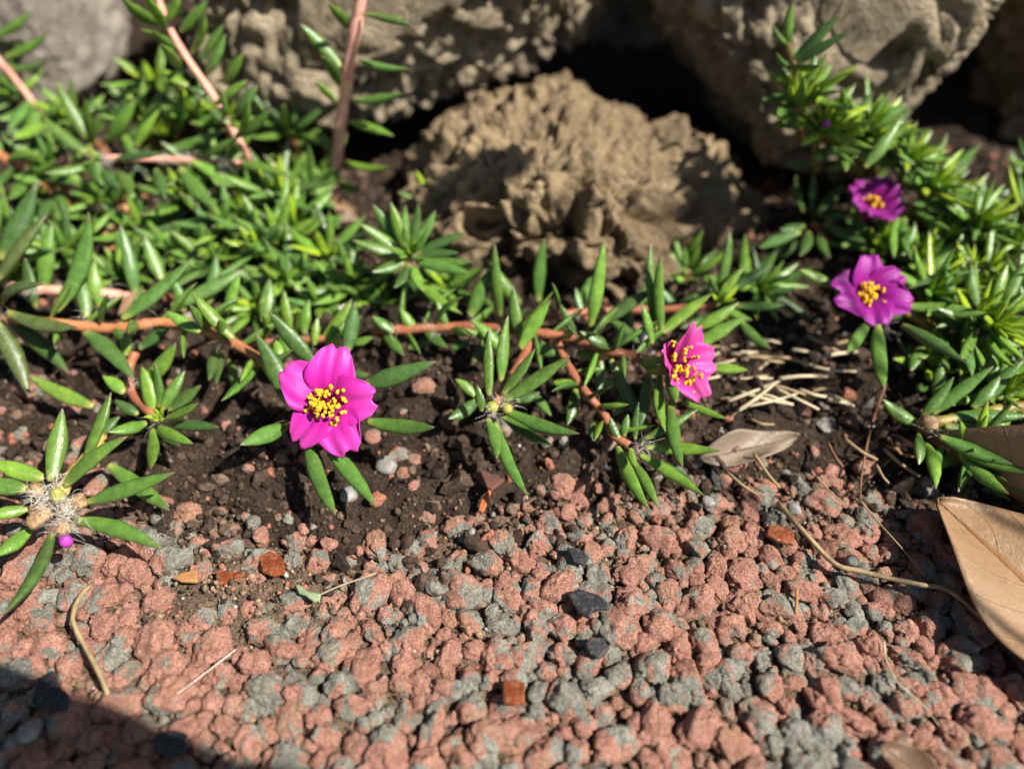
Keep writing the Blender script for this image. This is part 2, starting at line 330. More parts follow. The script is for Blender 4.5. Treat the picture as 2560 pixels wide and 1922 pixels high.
for u, v_, r in HERO_PEB:
    p = pz(u, v_, 0.001); rr = 0.85 * r / F * (p - CO).dot(CF)
    if try_spot(p.x, p.y, rr, 0.6): heroes.add(len(spots) - 1)
for rad, tries in ((0.0041, 500), (0.0034, 2200), (0.0028, 5500), (0.0022, 11000), (0.0016, 20000), (0.0011, 24000)):
    for _ in range(tries):
        x = random.uniform(-0.20, 0.20); y = random.uniform(0.018, 0.19)
        e = y - float(yb(x))
        if e > 0.05 or rad > 0.003 and e > -0.004: continue
        if e > -0.016 and random.random() < (0.45 if e < -0.006 else 0.86 if e < 0.004 else 0.992): continue
        if rad < 0.0012 and random.random() < 0.4: continue
        # sandy patch over the stones
        s = math.hypot((x + 0.062) / 0.020, (y - 0.082) / 0.010)
        if s < 1 and random.random() < 0.75: continue
        try_spot(x, y, rad * random.uniform(0.85, 1.15))
info = []
for i, (x, y, r) in enumerate(spots):
    u, v_, z = rowcol(Vector((x, y, 0.001))); vis = -20 < u < 2580 and v_ < 1960
    info.append((r / z if vis else 0) + (1 if i in heroes else 0))
order = sorted(range(len(spots)), key=lambda i: -info[i]); top300 = set(order[:299])
bv, bf, nv = [], [], 0
for i, (x, y, r) in enumerate(spots):
    k = random.randrange(14); a = random.uniform(0, 6.28); el = random.uniform(0.80, 1.28); hgt = random.uniform(0.60, 0.92)
    zc = r * random.uniform(0.0, 0.32); tilt = Matrix.Rotation(random.uniform(-0.3, 0.3), 3, 'X') @ Matrix.Rotation(random.uniform(-0.3, 0.3), 3, 'Y')
    R = tilt @ Matrix.Rotation(a, 3, 'Z') @ Matrix.Diagonal((r * el, r / el, r * hgt))
    zc = max(zc, float(soil_z([x], [y])[0]) + r * 0.1)
    if i in top300:
        o = link('pebble', PEBME[k], paving); o.matrix_local = Matrix.Translation((x, y, zc)) @ R.to_4x4()
    else:
        w, f = LOW[k]; bv.append(w @ np.array(R).T + np.array([x, y, zc])); bf.append(f + nv); nv += len(w)
tag(mesh_obj('small_pebbles', np.concatenate(bv), np.concatenate(bf), M_PEB, paving), kind='stuff')

def scatter(name, mat, parent, pts, sizes, sub=1, zfun=None, sink=0.2, seed=1):
    r = np.random.RandomState(seed); base = [lump(sub, 300 + i, 0.62, True) for i in range(10)]
    vs, fs, tones, n = [], [], [], 0
    for (x, y, z), s in zip(pts, sizes):
        w, f = base[r.randint(10)]; q = r.normal(size=(3, 3)); q, _ = np.linalg.qr(q)
        vs.append((w * (s * r.uniform(0.65, 1.25, 3))) @ q.T + np.array([x, y, z + s * (0.5 - sink)])); fs.append(f + n); n += len(w); tones.append(np.full(len(w), r.uniform()))
    o = mesh_obj(name, np.concatenate(vs), np.concatenate(fs), mat, parent, smooth=(sub == 1))
    at = o.data.attributes.new('tone', 'FLOAT', 'POINT'); at.data.foreach_set('value', np.concatenate(tones).astype(np.float32))
    return tag(o, kind='stuff')
def crumbs(N, med, sg, lo, hi, sub, seed, name, fade):
    x = RNG.uniform(-0.23, 0.23, N); y = RNG.uniform(0.07, 0.27, N); e = y - yb(x); keep = e > -0.008 - fade * RNG.uniform(0, 1, N) ** 2.5 + 0.006 * RNG.uniform(-1, 1, N)
    pc = np.stack([x, y, np.zeros(N)], 1); keep &= RNG.uniform(0, 1, N) < 0.35 + 0.9 * sstep(-0.4, 0.5, vn(pc, 0.011, 61)); x, y = x[keep], y[keep]
    z = np.maximum(soil_z(x, y), 0.0006 * RNG.uniform(0, 3, len(x))); s_ = np.clip(RNG.lognormal(math.log(med), sg, len(x)), lo, hi)
    return scatter(name, M_CRUMB, soil, np.stack([x, y, z], 1), s_, sub, seed=seed)
crumbs(9000, 0.0011, 0.42, 0.0006, 0.0030, 2, 2, 'soil_crumbs', 0.004); crumbs(35000, 0.00048, 0.38, 0.0002, 0.0011, 1, 4, 'soil_grains', 0.026)
N = 34000
x = RNG.uniform(-0.20, 0.20, N); y = RNG.uniform(0.03, 0.15, N); e = y - yb(x)
pp = np.stack([x, y, np.zeros(N)], 1); dens = 0.35 + 0.65 * sstep(-0.05, 0.4, vn(pp, 0.018, 41)) + 0.6 * np.exp(-((x + 0.062) / 0.024) ** 2 - ((y - 0.082) / 0.013) ** 2)
keep = (e < 0.004) & (RNG.uniform(0, 1, N) < dens); x, y = x[keep], y[keep]
s = np.clip(RNG.lognormal(math.log(0.00042), 0.4, len(x)), 0.0002, 0.0013)
zz = pave_z(x, y) + RNG.uniform(0, 0.0016, len(x)) * (RNG.uniform(0, 1, len(x)) < 0.3)
scatter('sand_grains', M_SAND, paving, np.stack([x, y, zz], 1), s, 1, seed=3)

# ------------------------------------------------------------------ the rocks
def rock(name, outline, yplane, depth, mat, label, lean=0.0, mode='tuff', seed=1, sub=7, amp=1.0, group='rocks of the border', power=0.62):
    pts = [py(u, v, yplane) for u, v in outline]
    cx = sum(p.x for p in pts) / len(pts); cz = sum(p.z for p in pts) / len(pts)
    poly = np.array([[p.x - cx, p.z - cz] for p in pts])
    v, f = ICO.setdefault(sub, ico(sub)) if sub in ICO else ICO.setdefault(sub, ico(sub))
    phi = np.arctan2(v[:, 2], v[:, 0])
    # radius of the outline in every direction
    tab = np.linspace(-math.pi, math.pi, 721); rad = np.zeros(721)
    for a, b in zip(poly, np.roll(poly, -1, axis=0)):
        d = np.stack([np.cos(tab), np.sin(tab)], 1); eb = b - a
        den = d[:, 0] * eb[1] - d[:, 1] * eb[0]; den = np.where(abs(den) < 1e-12, 1e-12, den)
        t = (a[0] * eb[1] - a[1] * eb[0]) / den; s = (a[0] * d[:, 1] - a[1] * d[:, 0]) / den
        ok = (t > 0) & (s >= -1e-6) & (s <= 1 + 1e-6); rad = np.maximum(rad, np.where(ok, t, 0))
    ker = np.hanning(31); ker /= ker.sum(); rad = np.convolve(np.concatenate([rad[-16:-1], rad, rad[1:16]]), ker, 'valid')
    R = np.interp(phi, tab, rad); rr = np.sqrt(v[:, 0] ** 2 + v[:, 2] ** 2); rr2 = np.clip(rr, 0, 1) ** power
    q = np.stack([R * rr2 * np.cos(phi), depth * np.sign(v[:, 1]) * np.abs(v[:, 1]) ** 0.8, R * rr2 * np.sin(phi)], 1)
    rr_ = np.random.RandomState(seed + 7)
    for _ in range(14 if mode != 'coral' else 5):                      # broken faces
        nn = rr_.normal(size=3); nn[1] = -abs(nn[1]) * 0.7; nn[2] *= 0.6; nn /= np.linalg.norm(nn); hh = q @ nn; lim_ = hh.max() * rr_.uniform(0.74, 0.92); q = q - np.clip(hh - lim_, 0, None)[:, None] * 0.85 * nn
    q[:, 1] += lean * q[:, 2]
    bmv = q.copy()
    me = bpy.data.meshes.new(name); me.from_pydata(q.tolist(), [], f.tolist()); nrm = np.empty(len(q) * 3, dtype=np.float32); me.vertices.foreach_get('normal', nrm); nrm = nrm.reshape(-1, 3)
    g = q + 0.004 * np.stack([vn(q, 0.014, seed + 40), vn(q, 0.014, seed + 41), vn(q, 0.014, seed + 42)], 1)
    d = -0.002 + 0.006 * fbm(q, 0.045, 2, seed)
    if mode == 'coral':
        n1 = np.abs(vn(g, 0.0160, seed + 3)); n2 = np.abs(vn(g, 0.0080, seed + 4)); n3 = vn(g, 0.0036, seed + 6)
        d = d + 0.0040 * vn(g, 0.0115, seed + 21) + 0.0020 * vn(g, 0.0060, seed + 22) - 0.0022 * (1 - sstep(0.0, 0.22, n2)) + 0.0018 * n3 + 0.0010 * vn(g, 0.0018, seed + 8) + 0.0006 * vn(g, 0.0011, seed + 18) + 0.004 * vn(g, 0.02, seed + 9)
        d = d - sstep(0.15, 0.75, -nrm[:, 1]) * (0.013 * sstep(0.12, 0.36, vn(g, 0.0110, seed + 12)) + 0.007 * sstep(0.16, 0.36, vn(g, 0.0058, seed + 13))) - 0.003 * sstep(0.25, 0.45, vn(g, 0.0050, seed + 14))
    elif mode == 'tuff':
        n1 = np.abs(vn(g, 0.010, seed + 3)); n3 = vn(g, 0.0045, seed + 6)
        d = d - 0.0032 * (1 - sstep(0.0, 0.35, n1)) + 0.0020 * n3 + 0.0020 * vn(g, 0.0024, seed + 7) + 0.0007 * vn(g, 0.0012, seed + 8) + 0.003 * vn(g, 0.022, seed + 9)
        d = d - 0.0050 * sstep(0.30, 0.55, vn(g, 0.008, seed + 12)) - 0.0030 * sstep(0.3, 0.55, vn(g, 0.004, seed + 13))
    else:
        d = d + 0.0011 * vn(g, 0.006, seed + 6) + 0.0006 * vn(g, 0.0025, seed + 7)
    q = q + nrm * (d * amp)[:, None]
    me.vertices.foreach_set('co', q.ravel().astype(np.float32)); me.update(); me.polygons.foreach_set('use_smooth', [True] * len(me.polygons)); me.materials.append(mat)
    o = link(name, me, None, (cx, yplane + 0.0, cz)); return tag(o, label, 'rock', group)
rock('rock', [(985, 450), (1050, 385), (1180, 325), (1290, 292), (1430, 285), (1520, 320), (1610, 355), (1720, 415), (1830, 480), (1930, 560), (2000, 660), (1980, 940), (1300, 1000), (1000, 900), (940, 580)], 0.214, 0.046, M_ROCK_TAN,
     'tan pitted rock like coral, wedged low under the two bigger rocks', lean=0.30, mode='coral', seed=5)
rock('rock', [(600, -1000), (1000, -1150), (1500, -1000), (1720, -500), (1680, -120), (1580, 20), (1460, 110), (1290, 180), (1130, 200), (1030, 250), (920, 300), (700, 330), (500, 280), (420, -50), (430, -500)], 0.276, 0.038, M_ROCK_GREY,
     'grey brown rough rock behind the bare pink stem', lean=0.12, mode='tuff', seed=31, power=0.5)
rock('rock', [(1760, -900), (2050, -1050), (2480, -950), (2600, -500), (2520, 40), (2420, 230), (2330, 400), (2170, 500), (2010, 450), (1850, 340), (1720, 235), (1630, 110), (1620, -200), (1660, -600)], 0.276, 0.046, M_ROCK_GREY,
     'dark grey crumbly rock rising behind the two small purple flowers', lean=0.12, mode='tuff', seed=57, power=0.5)
rock('rock', [(1350, -500), (1600, -560), (1850, -500), (1900, 0), (1850, 330), (1400, 360), (1330, 100)], 0.372, 0.03, M_ROCK_GREY,
     'backing rock added deep in the gap above the pitted rock to keep it black', lean=0.1, mode='tuff', seed=83, sub=6)  # added behind the gap so that it stays dark
rock('rock', [(-360, -420), (100, -460), (205, -160), (275, 40), (290, 150), (230, 250), (60, 320), (-350, 350)], 0.300, 0.045, M_ROCK_PALE,
     'smooth pale grey rock behind the leafy stems, next to a black gap', lean=0.10, mode='smooth', seed=73, sub=6)
rock('rock', [(2500, -900), (2950, -1000), (3100, 300), (2950, 600), (2600, 620), (2450, 560), (2400, 440), (2430, 300), (2500, 150)], 0.300, 0.035, M_ROCK_GREY,
     'dark brown rock with lit knobs at the end of the row', lean=0.1, mode='tuff', seed=91, sub=6)

# ------------------------------------------------------------------ plant pieces
GREEN = {'d': (0.050, 0.118, 0.024), 'm': (0.092, 0.200, 0.028), 'b': (0.150, 0.290, 0.030), 'l': (0.30, 0.44, 0.016), 'p': (0.068, 0.100, 0.030), 'g': (0.105, 0.225, 0.045)}  # d and p also put shade into the colour of dim leaves
PROF_T = np.array([0, .04, .1, .2, .32, .45, .58, .70, .80, .88, .94, .98, 1.0]); PROF_W = np.array([.34, .46, .60, .80, .95, 1.0, .93, .77, .58, .40, .24, .11, .01])
SEG = 12
_li = np.arange(13 * SEG).reshape(13, SEG)
_LF = [[int(_li[a, b]), int(_li[a, (b + 1) % SEG]), int(_li[a + 1, (b + 1) % SEG]), int(_li[a + 1, b])] for a in range(12) for b in range(SEG)]
_LF += [[int(i) for i in _li[0][::-1]], [int(i) for i in _li[12]]]
def make_leaf(parent, p0, p1, width, col='m', bend=None, ref=None, thick=0.66):
    """one fleshy leaf from p0 to p1 (world points)"""
    p0 = Vector(p0); p1 = Vector(p1); ax = p1 - p0; L = ax.length
    if L < 1e-5: return None
    if ref is None: ref = Vector((random.uniform(-.5, .5), -0.45, 1.0))
    ref = (ref - ax * (ref.dot(ax) / ax.dot(ax)))
    if ref.length < 1e-6: ref = Vector((1, 0, 0))
    ref.normalize(); side = ax.cross(ref).normalized()
    if bend is None: bend = random.uniform(-0.06, 0.17)
    ctrl = (p0 + p1) / 2 - ref * (L * bend) + side * (L * random.uniform(-0.10, 0.10))
    t = PROF_T; A = np.array(p0); B = np.array(ctrl); C = np.array(p1)
    cen = ((1 - t) ** 2)[:, None] * A + (2 * t * (1 - t))[:, None] * B + (t * t)[:, None] * C
    tan = 2 * (1 - t)[:, None] * (B - A) + 2 * t[:, None] * (C - B); tan /= np.linalg.norm(tan, axis=1)[:, None]
    sd_ = np.array(side); up = np.cross(sd_[None, :], tan); up *= np.sign((up @ np.array(ref)))[:, None]; up /= np.linalg.norm(up, axis=1)[:, None]
    ang = np.linspace(0, 2 * math.pi, SEG, endpoint=False)
    cs = np.cos(ang); sn = np.sin(ang); hh = np.where(sn > 0, sn * 0.80, sn * 1.0) * thick
    j = 1 + 0.05 * RNG.normal(size=13); hw = width / 2 * PROF_W * j
    vv = cen[:, None, :] + hw[:, None, None] * (cs[None, :, None] * sd_[None, None, :] + hh[None, :, None] * up[:, None, :])
    vv = vv.reshape(-1, 3) - A
    uvs = np.stack([np.tile(ang / 6.2832, 13), np.repeat(t, SEG)], 1)
    pl = Vector(parent_world(parent))
    o = mesh_obj('leaf', vv, _LF, M_LEAF, parent, p0 - pl, True, uvs)
    c = GREEN[col]; k = random.uniform(0.82, 1.2); h = random.uniform(-0.12, 0.12)
    o.color = (c[0] * k * (1 + h), c[1] * k, c[2] * k * (1 - h), 1); return o
def parent_world(o):
    l = Vector(o.location)
    while o.parent is not None: o = o.parent; l = l + Vector(o.location)
    return l
def catmull(pts, per=8):
    P_ = [Vector(p) for p in pts]; P_ = [P_[0] * 2 - P_[1]] + P_ + [P_[-1] * 2 - P_[-2]]; out = []
    for i in range(1, len(P_) - 2):
        a, b, c, d = P_[i - 1:i + 3]
        for k in range(per):
            t = k / per; out.append(0.5 * ((2 * b) + (c - a) * t + (2 * a - 5 * b + 4 * c - d) * t * t + (3 * b - a - 3 * c + d) * t ** 3))
    out.append(P_[-2].copy()); return out
def tube_data(pts, rad, seg=10, wob=0.06, flat=1.0, seed=0):
    n = len(pts); rads = rad if hasattr(rad, '__len__') else [rad] * n
    vs = []; prev = None; rr = random.Random(seed + n)
    for i, p in enumerate(pts):
        tg = (pts[min(i + 1, n - 1)] - pts[max(i - 1, 0)]).normalized()
        if prev is None: s = tg.orthogonal().normalized() if abs(tg.z) > 0.9 else tg.cross(Vector((0, 0, 1))).normalized()
        else: s = (prev - tg * prev.dot(tg)).normalized()
        prev = s; b = tg.cross(s); k = 1 + wob * rr.uniform(-1, 1)
        for j in range(seg):
            a = 2 * math.pi * j / seg; vs.append(p + (s * math.cos(a) + b * (math.sin(a) * flat)) * rads[i] * k)
    fs = [[i * seg + j, i * seg + (j + 1) % seg, (i + 1) * seg + (j + 1) % seg, (i + 1) * seg + j] for i in range(n - 1) for j in range(seg)]
    fs.append(list(range(seg))[::-1]); fs.append([(n - 1) * seg + j for j in range(seg)]); return vs, fs
def tube(name, pts, rad, mat, parent=None, seg=10, wob=0.06, per=8, flat=1.0, taper=1.0, raw=False):
    c = [Vector(p) for p in pts] if raw else catmull(pts, per); n = len(c)
    r = [rad * (1 + (taper - 1) * i / (n - 1)) for i in range(n)]
    o0 = c[0]; vs, fs = tube_data([p - o0 for p in c], r, seg, wob, flat)
    loc = o0 - parent_world(parent) if parent is not None else o0
    return mesh_obj(name, vs, fs, mat, parent, loc)
STEMC = {'o': (0.46, 0.20, 0.085), 'r': (0.34, 0.125, 0.065), 'k': (0.74, 0.37, 0.29), 'w': (0.95, 0.49, 0.41), 'v': (0.27, 0.19, 0.05), 'y': (0.45, 0.33, 0.09)}
def stem(parent, pts, r, col='o', taper=0.9):
    c = catmull(pts, 8); n = len(c)
    rr = [r * (1 + (taper - 1) * i / (n - 1)) * (1 + 0.16 * (math.cos(i * 0.3927 + len(pts)) ** 20) + 0.05 * math.sin(i * 0.9)) for i in range(n)]
    vs, fs = tube_data([p - c[0] for p in c], rr, 12, 0.05)
    o = mesh_obj('stem', vs, fs, M_STEM, parent, c[0] - parent_world(parent)); o.color = STEMC[col] + (1,); return o
def hairs(parent, p, n=26, length=0.004, spread=1.0, axis=None, mat=None, r=0.000032, name='hair_tuft'):
    p = Vector(p); vs, fs = [], []; ax = Vector(axis) if axis is not None else Vector((0, -0.5, 0.8))
    for i in range(int(n * 0.62)):
        d = (ax + Vector((random.gauss(0, 1), random.gauss(0, 1), random.gauss(0, 1))) * spread).normalized(); L = length * random.uniform(0.5, 1.2)
        s = Vector((random.gauss(0, 1), random.gauss(0, 1), random.gauss(0, 1))) * 0.0009; w = Vector((random.gauss(0, 1), random.gauss(0, 1), random.gauss(0, 1))) * L * 0.35
        pts = [s + d * (L * t) + w * (t * t) + Vector((0, 0, -L * 0.2 * t * t)) for t in (0, .33, .66, 1)]
        a, b = tube_data(pts, [r, r, r * 0.8, r * 0.3], 4, 0); k = len(vs); vs += a; fs += [[q + k for q in g] for g in b]
    return tag(mesh_obj(name, vs, fs, mat or M_HAIR, parent, p - parent_world(parent)), kind='stuff')
def ball(name, parent, p, r, mat, sq=(1, 1, 1), rough=0.08, seed=1, sub=3):
    w, f = lump(sub, seed, rough, False); return mesh_obj(name, w * np.array(sq) * r, f, mat, parent, Vector(p) - parent_world(parent))

def sprig(label, base, group='trailing moss rose shoots'):
    o = empty('moss_rose_shoot', base); return tag(o, label, 'plant', group)
def solve_tip(b, tu, tv, el, Lmax):
    r = ray(tu, tv); d0 = (b - CO).dot(CF); best = None
    for i in range(81):
        d = d0 * (0.75 + 0.5 * i / 80); p = CO + r * d; q = p - b; L = q.length
        if L < 1e-5: continue
        e_ = math.degrees(math.asin(max(-1, min(1, q.z / L)))); cost = abs(e_ - el) / 20 + max(0, L - Lmax) * 1200
        g = 0.0016 if p.y < 0.25 else 0.004
        if p.z < g: cost += (g - p.z) * 4000
        if best is None or cost < best[0]: best = (cost, p)
    return best[1]
def leaves(sp, rows, H, Lmax=0.021, dh=0):
    """rows: base u, v, tip u, v, width in photo pixels, [elevation, colour, node height mm, bend]"""
    for r in rows:
        bu, bv_, tu, tv, w = r[:5]; h = (r[7] if len(r) > 7 and r[7] is not None else H) * MM + dh * MM
        b = pz(bu, bv_, h); d = (b - CO).dot(CF); im = math.atan2(-(tv - bv_), abs(tu - bu) + 1e-6)
        el = r[5] if len(r) > 5 and r[5] is not None else (22 + 30 * math.sin(im) if im > 0 else 22 + 22 * math.sin(im)) + random.uniform(-6, 6)
        tip = solve_tip(b, tu, tv, el, Lmax); col = r[6] if len(r) > 6 and r[6] else random.choice('dmmmb'); bend = r[8] if len(r) > 8 else None
        make_leaf(sp, b, tip, w / F * d * 0.84, col, bend)
def rosette(sp, c, axis, n, L, w, spread=(15, 85), cols='dmmmb', lime=0, r0=0.0006, sh=0.0):
    """leaves around an axis: opened ones outside, young upright ones inside"""
    axis = Vector(axis).normalized(); s = axis.orthogonal().normalized(); b = axis.cross(s)
    for i in range(n):
        k = i / max(1, n - 1); a = i * 2.39996 + random.uniform(-.25, .25); el = math.radians(spread[1] + (spread[0] - spread[1]) * k + random.uniform(-9, 9))
        lat = s * math.cos(a) + b * math.sin(a); d = axis * math.cos(el) + lat * math.sin(el); l_ = L * (1 - 0.45 * k ** 1.5) * random.uniform(0.8, 1.12)
        p0 = Vector(c) + lat * r0 * (1 - k) - axis * (sh * (1 - k)); p1 = p0 + d * l_
        if p1.z < 0.002: p1.z = 0.002
        col = 'l' if i >= n - lime else random.choice(cols)
        make_leaf(sp, p0, p1, w * (1 - 0.3 * k) * random.uniform(0.88, 1.1), col, bend=random.uniform(-0.02, 0.14), ref=axis)
def shoot_leaves(sp, pts, n, L, w, elev=(40, 75), cols='dmmmb', t0=0.05, t1=0.97):
    c = catmull(pts, 10); m_ = len(c)
    for i in range(n):
        t = t0 + (t1 - t0) * i / max(1, n - 1); j = min(m_ - 2, int(t * (m_ - 1))); tg = (c[j + 1] - c[j]).normalized(); s = tg.orthogonal().normalized(); b = tg.cross(s)
        a = i * 2.39996 + random.uniform(-.3, .3); lat = s * math.cos(a) + b * math.sin(a); el = math.radians(random.uniform(*elev)); d = tg * math.cos(el) + lat * math.sin(el)
        if d.z < -0.25: d.z = abs(d.z) * 0.6; d.normalize()
        p0 = c[j] + lat * 0.0008; p1 = p0 + d * L * random.uniform(0.75, 1.15)
        if p1.z < 0.003: p1.z = 0.003
        make_leaf(sp, p0, p1, w * random.uniform(0.85, 1.12), random.choice(cols), ref=(tg * 0.8 + lat * 0.2))

# flower -------------------------------------------------------------
def flower(sp, c, n, angles, lens, widths, col, open_=62, cup=0.16, nst=34, roll=None, stl=0.0050, seed=1, notch=None):
    """five petals round the axis n; angles in degrees seen from the tip of the axis, from the camera's right"""
    n = Vector(n).normalized(); s = (CR - n * CR.dot(n)); s = s.normalized() if s.length > 0.3 else (-CF).cross(n).normalized()
    b = n.cross(s).normalized(); c = Vector(c); rr = random.Random(seed)
    if b.dot(CU) < 0: b = -b; 
    loc = c - parent_world(sp)
    w, f = lump(3, 900 + seed, 0.06, False)
    q = np.array([(Vector(x_) * 0.0021) + n * (-0.0009 + 0.0006 * Vector(x_).dot(n)) for x_ in w])
    fl = mesh_obj('flower', q, f, M_FIL, sp, loc)
    for i, (a, L, wd) in enumerate(zip(angles, lens, widths)):
        a = math.radians(a); lat = s * math.cos(a) + b * math.sin(a); tan_ = n.cross(lat).normalized()
        nt_, nq = 20, 21; T = np.linspace(0, 1, nt_); Q = np.linspace(-1, 1, nq); vs, uv = [], []
        op = math.radians(open_ + rr.uniform(-9, 9)); nz = rr.uniform(0, 100); nd = notch[i] if notch else 0.10; tw = 0.10 + rr.uniform(-0.05, 0.05)
        for t in T:
            for qv in Q:
                ext = 1 - 0.34 * abs(qv) ** 2.8 - 0.012 * math.sin(qv * 17 + nz) - 0.008 * math.sin(qv * 31 + 2 * nz) - nd * math.exp(-(qv / 0.20) ** 2) * 1.0
                t_ = t * ext
                wid = wd * (0.20 + 0.80 * math.sin(min(1, t / 0.74) * math.pi / 2) ** 1.25) * (1 - 0.14 * max(0, (t - 0.75) / 0.25) ** 2.0)
                th = op * (0.42 + 0.62 * t_)                        # opens outward along its length
                # position along an arc
                rad_ = L * (t_ * math.sin(0.45 * op + 0.38 * op * t_)) ; hgt = L * (t_ * math.cos(0.45 * op + 0.48 * op * t_))
                x_ = qv * wid
                bow = cup * wid * (qv * qv) * (1.0 - 0.75 * t)       # cupped, flattening to the rim
                rip = 0.00038 * t * math.sin(qv * 5.3 + nz + 3 * t) + 0.00030 * t * t * math.sin(qv * 11 + nz * 1.7)
                mid = -0.00035 * math.exp(-(qv / 0.10) ** 2) * math.sin(math.pi * t)
                vs.append(lat * (rad_ - bow * 0.5) + n * (hgt + bow + rip + mid + tw * x_ + 0.00025 * (i % 2) + 0.0004) + tan_ * x_); uv.append((qv * 0.5 + 0.5, t_))
        k = len(vs); th = 0.00011
        idx = np.arange(k).reshape(nt_, nq)
        fs = [[int(idx[r, q_]), int(idx[r, q_ + 1]), int(idx[r + 1, q_ + 1]), int(idx[r + 1, q_])] for r in range(nt_ - 1) for q_ in range(nq - 1)]
        o = mesh_obj('petal', vs, fs, M_PETAL, fl, (0, 0, 0), True, uv); kc = rr.uniform(0.92, 1.06); o.color = (col[0] * kc, col[1] * kc, col[2] * kc, 1)
        md = o.modifiers.new('thickness', 'SOLIDIFY'); md.thickness = 0.00016; md.offset = 0
    # stamens
    vs, fs, va, fa = [], [], [], []
    bw, bf_ = ICO[1]
    for i in range(nst):
        a = rr.uniform(0, 6.283); el = math.radians(12 + 36 * rr.random()); d = n * math.cos(el) + (s * math.cos(a) + b * math.sin(a)) * math.sin(el)
        L = stl * rr.uniform(0.72, 1.12); bend = Vector((rr.gauss(0, 1), rr.gauss(0, 1), rr.gauss(0, 1))) * 0.0004
        pts = [n * 0.0006 + d * (L * t) + bend * (t * t) for t in (0, .4, .8, 1)]
        A, B = tube_data(pts, [0.00010, 0.00009, 0.00008, 0.00007], 5, 0); k = len(vs); vs += A; fs += [[q_ + k for q_ in g] for g in B]
        for m_ in range(3):
            off = Vector((rr.gauss(0, 1), rr.gauss(0, 1), rr.gauss(0, 1))) * 0.00028; sc_ = rr.uniform(0.00040, 0.00058); k = len(va)
            va += [pts[-1] + off + Vector(x_) * sc_ for x_ in bw]; fa += [[int(q_) + k for q_ in g] for g in bf_]
    tag(mesh_obj('filaments', vs, fs, M_FIL, fl, (0, 0, 0)), kind='stuff'); tag(mesh_obj('anthers', va, fa, M_ANTHER, fl, (0, 0, 0)), kind='stuff')
    return fl
PINK = (0.68, 0.022, 0.42); PINK2 = (0.72, 0.036, 0.37); PURP = (0.34, 0.008, 0.28)

# ------------------------------------------------------------------ shoot with the wide open flower
H = 21
A = sprig('trailing shoot with the wide open magenta flower and orange stem', pz(-60, 790, 0.003))
stem(A, [pz(-90, 775, .018), pz(15, 794, .021), pz(154, 810, .022), pz(270, 821, .021), pz(328, 817, .022), pz(405, 806, .022), pz(501, 825, .022), pz(559, 844, .022), pz(640, 892, .0205), pz(700, 950, .018), pz(790, 1010, .018)], 0.0014, 'o', 0.9)
leaves(A, [(0, 650, 90, 458, 62, 50, 'd', 26), (-5, 700, 117, 537, 58, 40, 'p', 26), (-30, 640, 10, 480, 50, 55, 'm', 26), (139, 779, 221, 530, 54, 55, 'm', 24), (17, 779, 195, 817, 46, 25, 'p', 26), (15, 798, 173, 935, 46, 15, 'd'), (-15, 800, 73, 992, 52, 20, 'p', 24), (8, 759, 115, 711, 38, 35, 'p', 26, -0.25),
           (304, 798, 478, 648, 50, 35, 'm', 24), (216, 794, 189, 675, 44, 40, 'g', 20), (212, 829, 335, 950, 52, 25, 'd', 22), (315, 890, 301, 798, 38, 50, 'b', 16), (347, 872, 426, 810, 36, 30, 'd', 16), (501, 829, 416, 779, 40, 30, 'b', 25), (585, 848, 480, 729, 42, 40, 'b', 25), (566, 785, 598, 684, 38, 45, 'b', 20), (428, 767, 609, 673, 46, 20, 'g', 16),
           (535, 871, 522, 952, 30, 10, 'd', 15), (555, 878, 540, 960, 30, 10, 'd', 14), (570, 900, 580, 970, 30, 5, 'm', 10), (652, 905, 553, 1003, 42, 20, 'm', 17), (340, 740, 300, 560, 40, 50, 'g', 16), (90, 770, 60, 640, 46, 50, 'd', 18), (255, 770, 235, 650, 44, 50, 'b', 16), (460, 780, 425, 690, 34, 45, 'm', 14), (110, 730, 130, 560, 46, 50, 'b', 14), (520, 760, 540, 640, 40, 45, 'g', 14), (405, 700, 360, 590, 44, 50, 'g', 16),
           (725, 1060, 600, 1112, 52, 20, 'm', 18), (905, 964, 1090, 903, 56, 20, 'd', 20), (917, 1052, 1087, 1068, 48, 20, 'm', 19), (810, 1100, 938, 1263, 50, 22, 'm', 17), (765, 1100, 840, 1288, 50, 22, 'm', 17), (715, 1005, 638, 834, 56, 40, 'd', 17), (790, 915, 672, 779, 52, 45, 'd', 19), (867, 880, 887, 754, 46, 50, 'd', 19)], H, 0.0225)
shoot_leaves(A, [pz(90, 800, .022), pz(270, 821, .021), pz(405, 806, .022), pz(559, 844, .022), pz(690, 940, .019)], 16, 0.0125, 0.0029, (50, 85), 'dmmb')
FC1 = P(828, 1008, 0.1715)
flower(A, FC1, -CF + CU * 0.06 - CR * 0.02, [4, 79, 139, 234, 295], [.0136, .0148, .0142, .0130, .0144], [.0060, .0059, .0058, .0050, .0060], PINK, 80, 0.24, 44, seed=3, stl=0.0062, notch=[.10, .07, .05, .11, .09])
ball('ovary', A, FC1 - (-CF) * 0.0022, 0.0026, M_FIL, seed=31)
hairs(A, FC1 - CR * 0.007 - CU * 0.005 + CF * 0.002, 40, 0.006, 0.8, -CR * 0.7 - CU * 0.6, plain('reddish_hair', (0.35, 0.17, 0.10), 0.5), 0.00006)
for u, v_, h in ((20, 790, 23), (215, 800, 22), (405, 800, 22), (501, 830, 22), (575, 850, 22), (330, 860, 18)): hairs(A, pz(u, v_, h * MM), 18, 0.0035)
D = sprig('short pale green side shoot rising just behind the wide open magenta flower', pz(640, 860, .002))
stem(D, [pz(600, 862, .012), pz(680, 856, .013), pz(760, 850, .014), pz(830, 845, .014)], 0.0011, 'r')
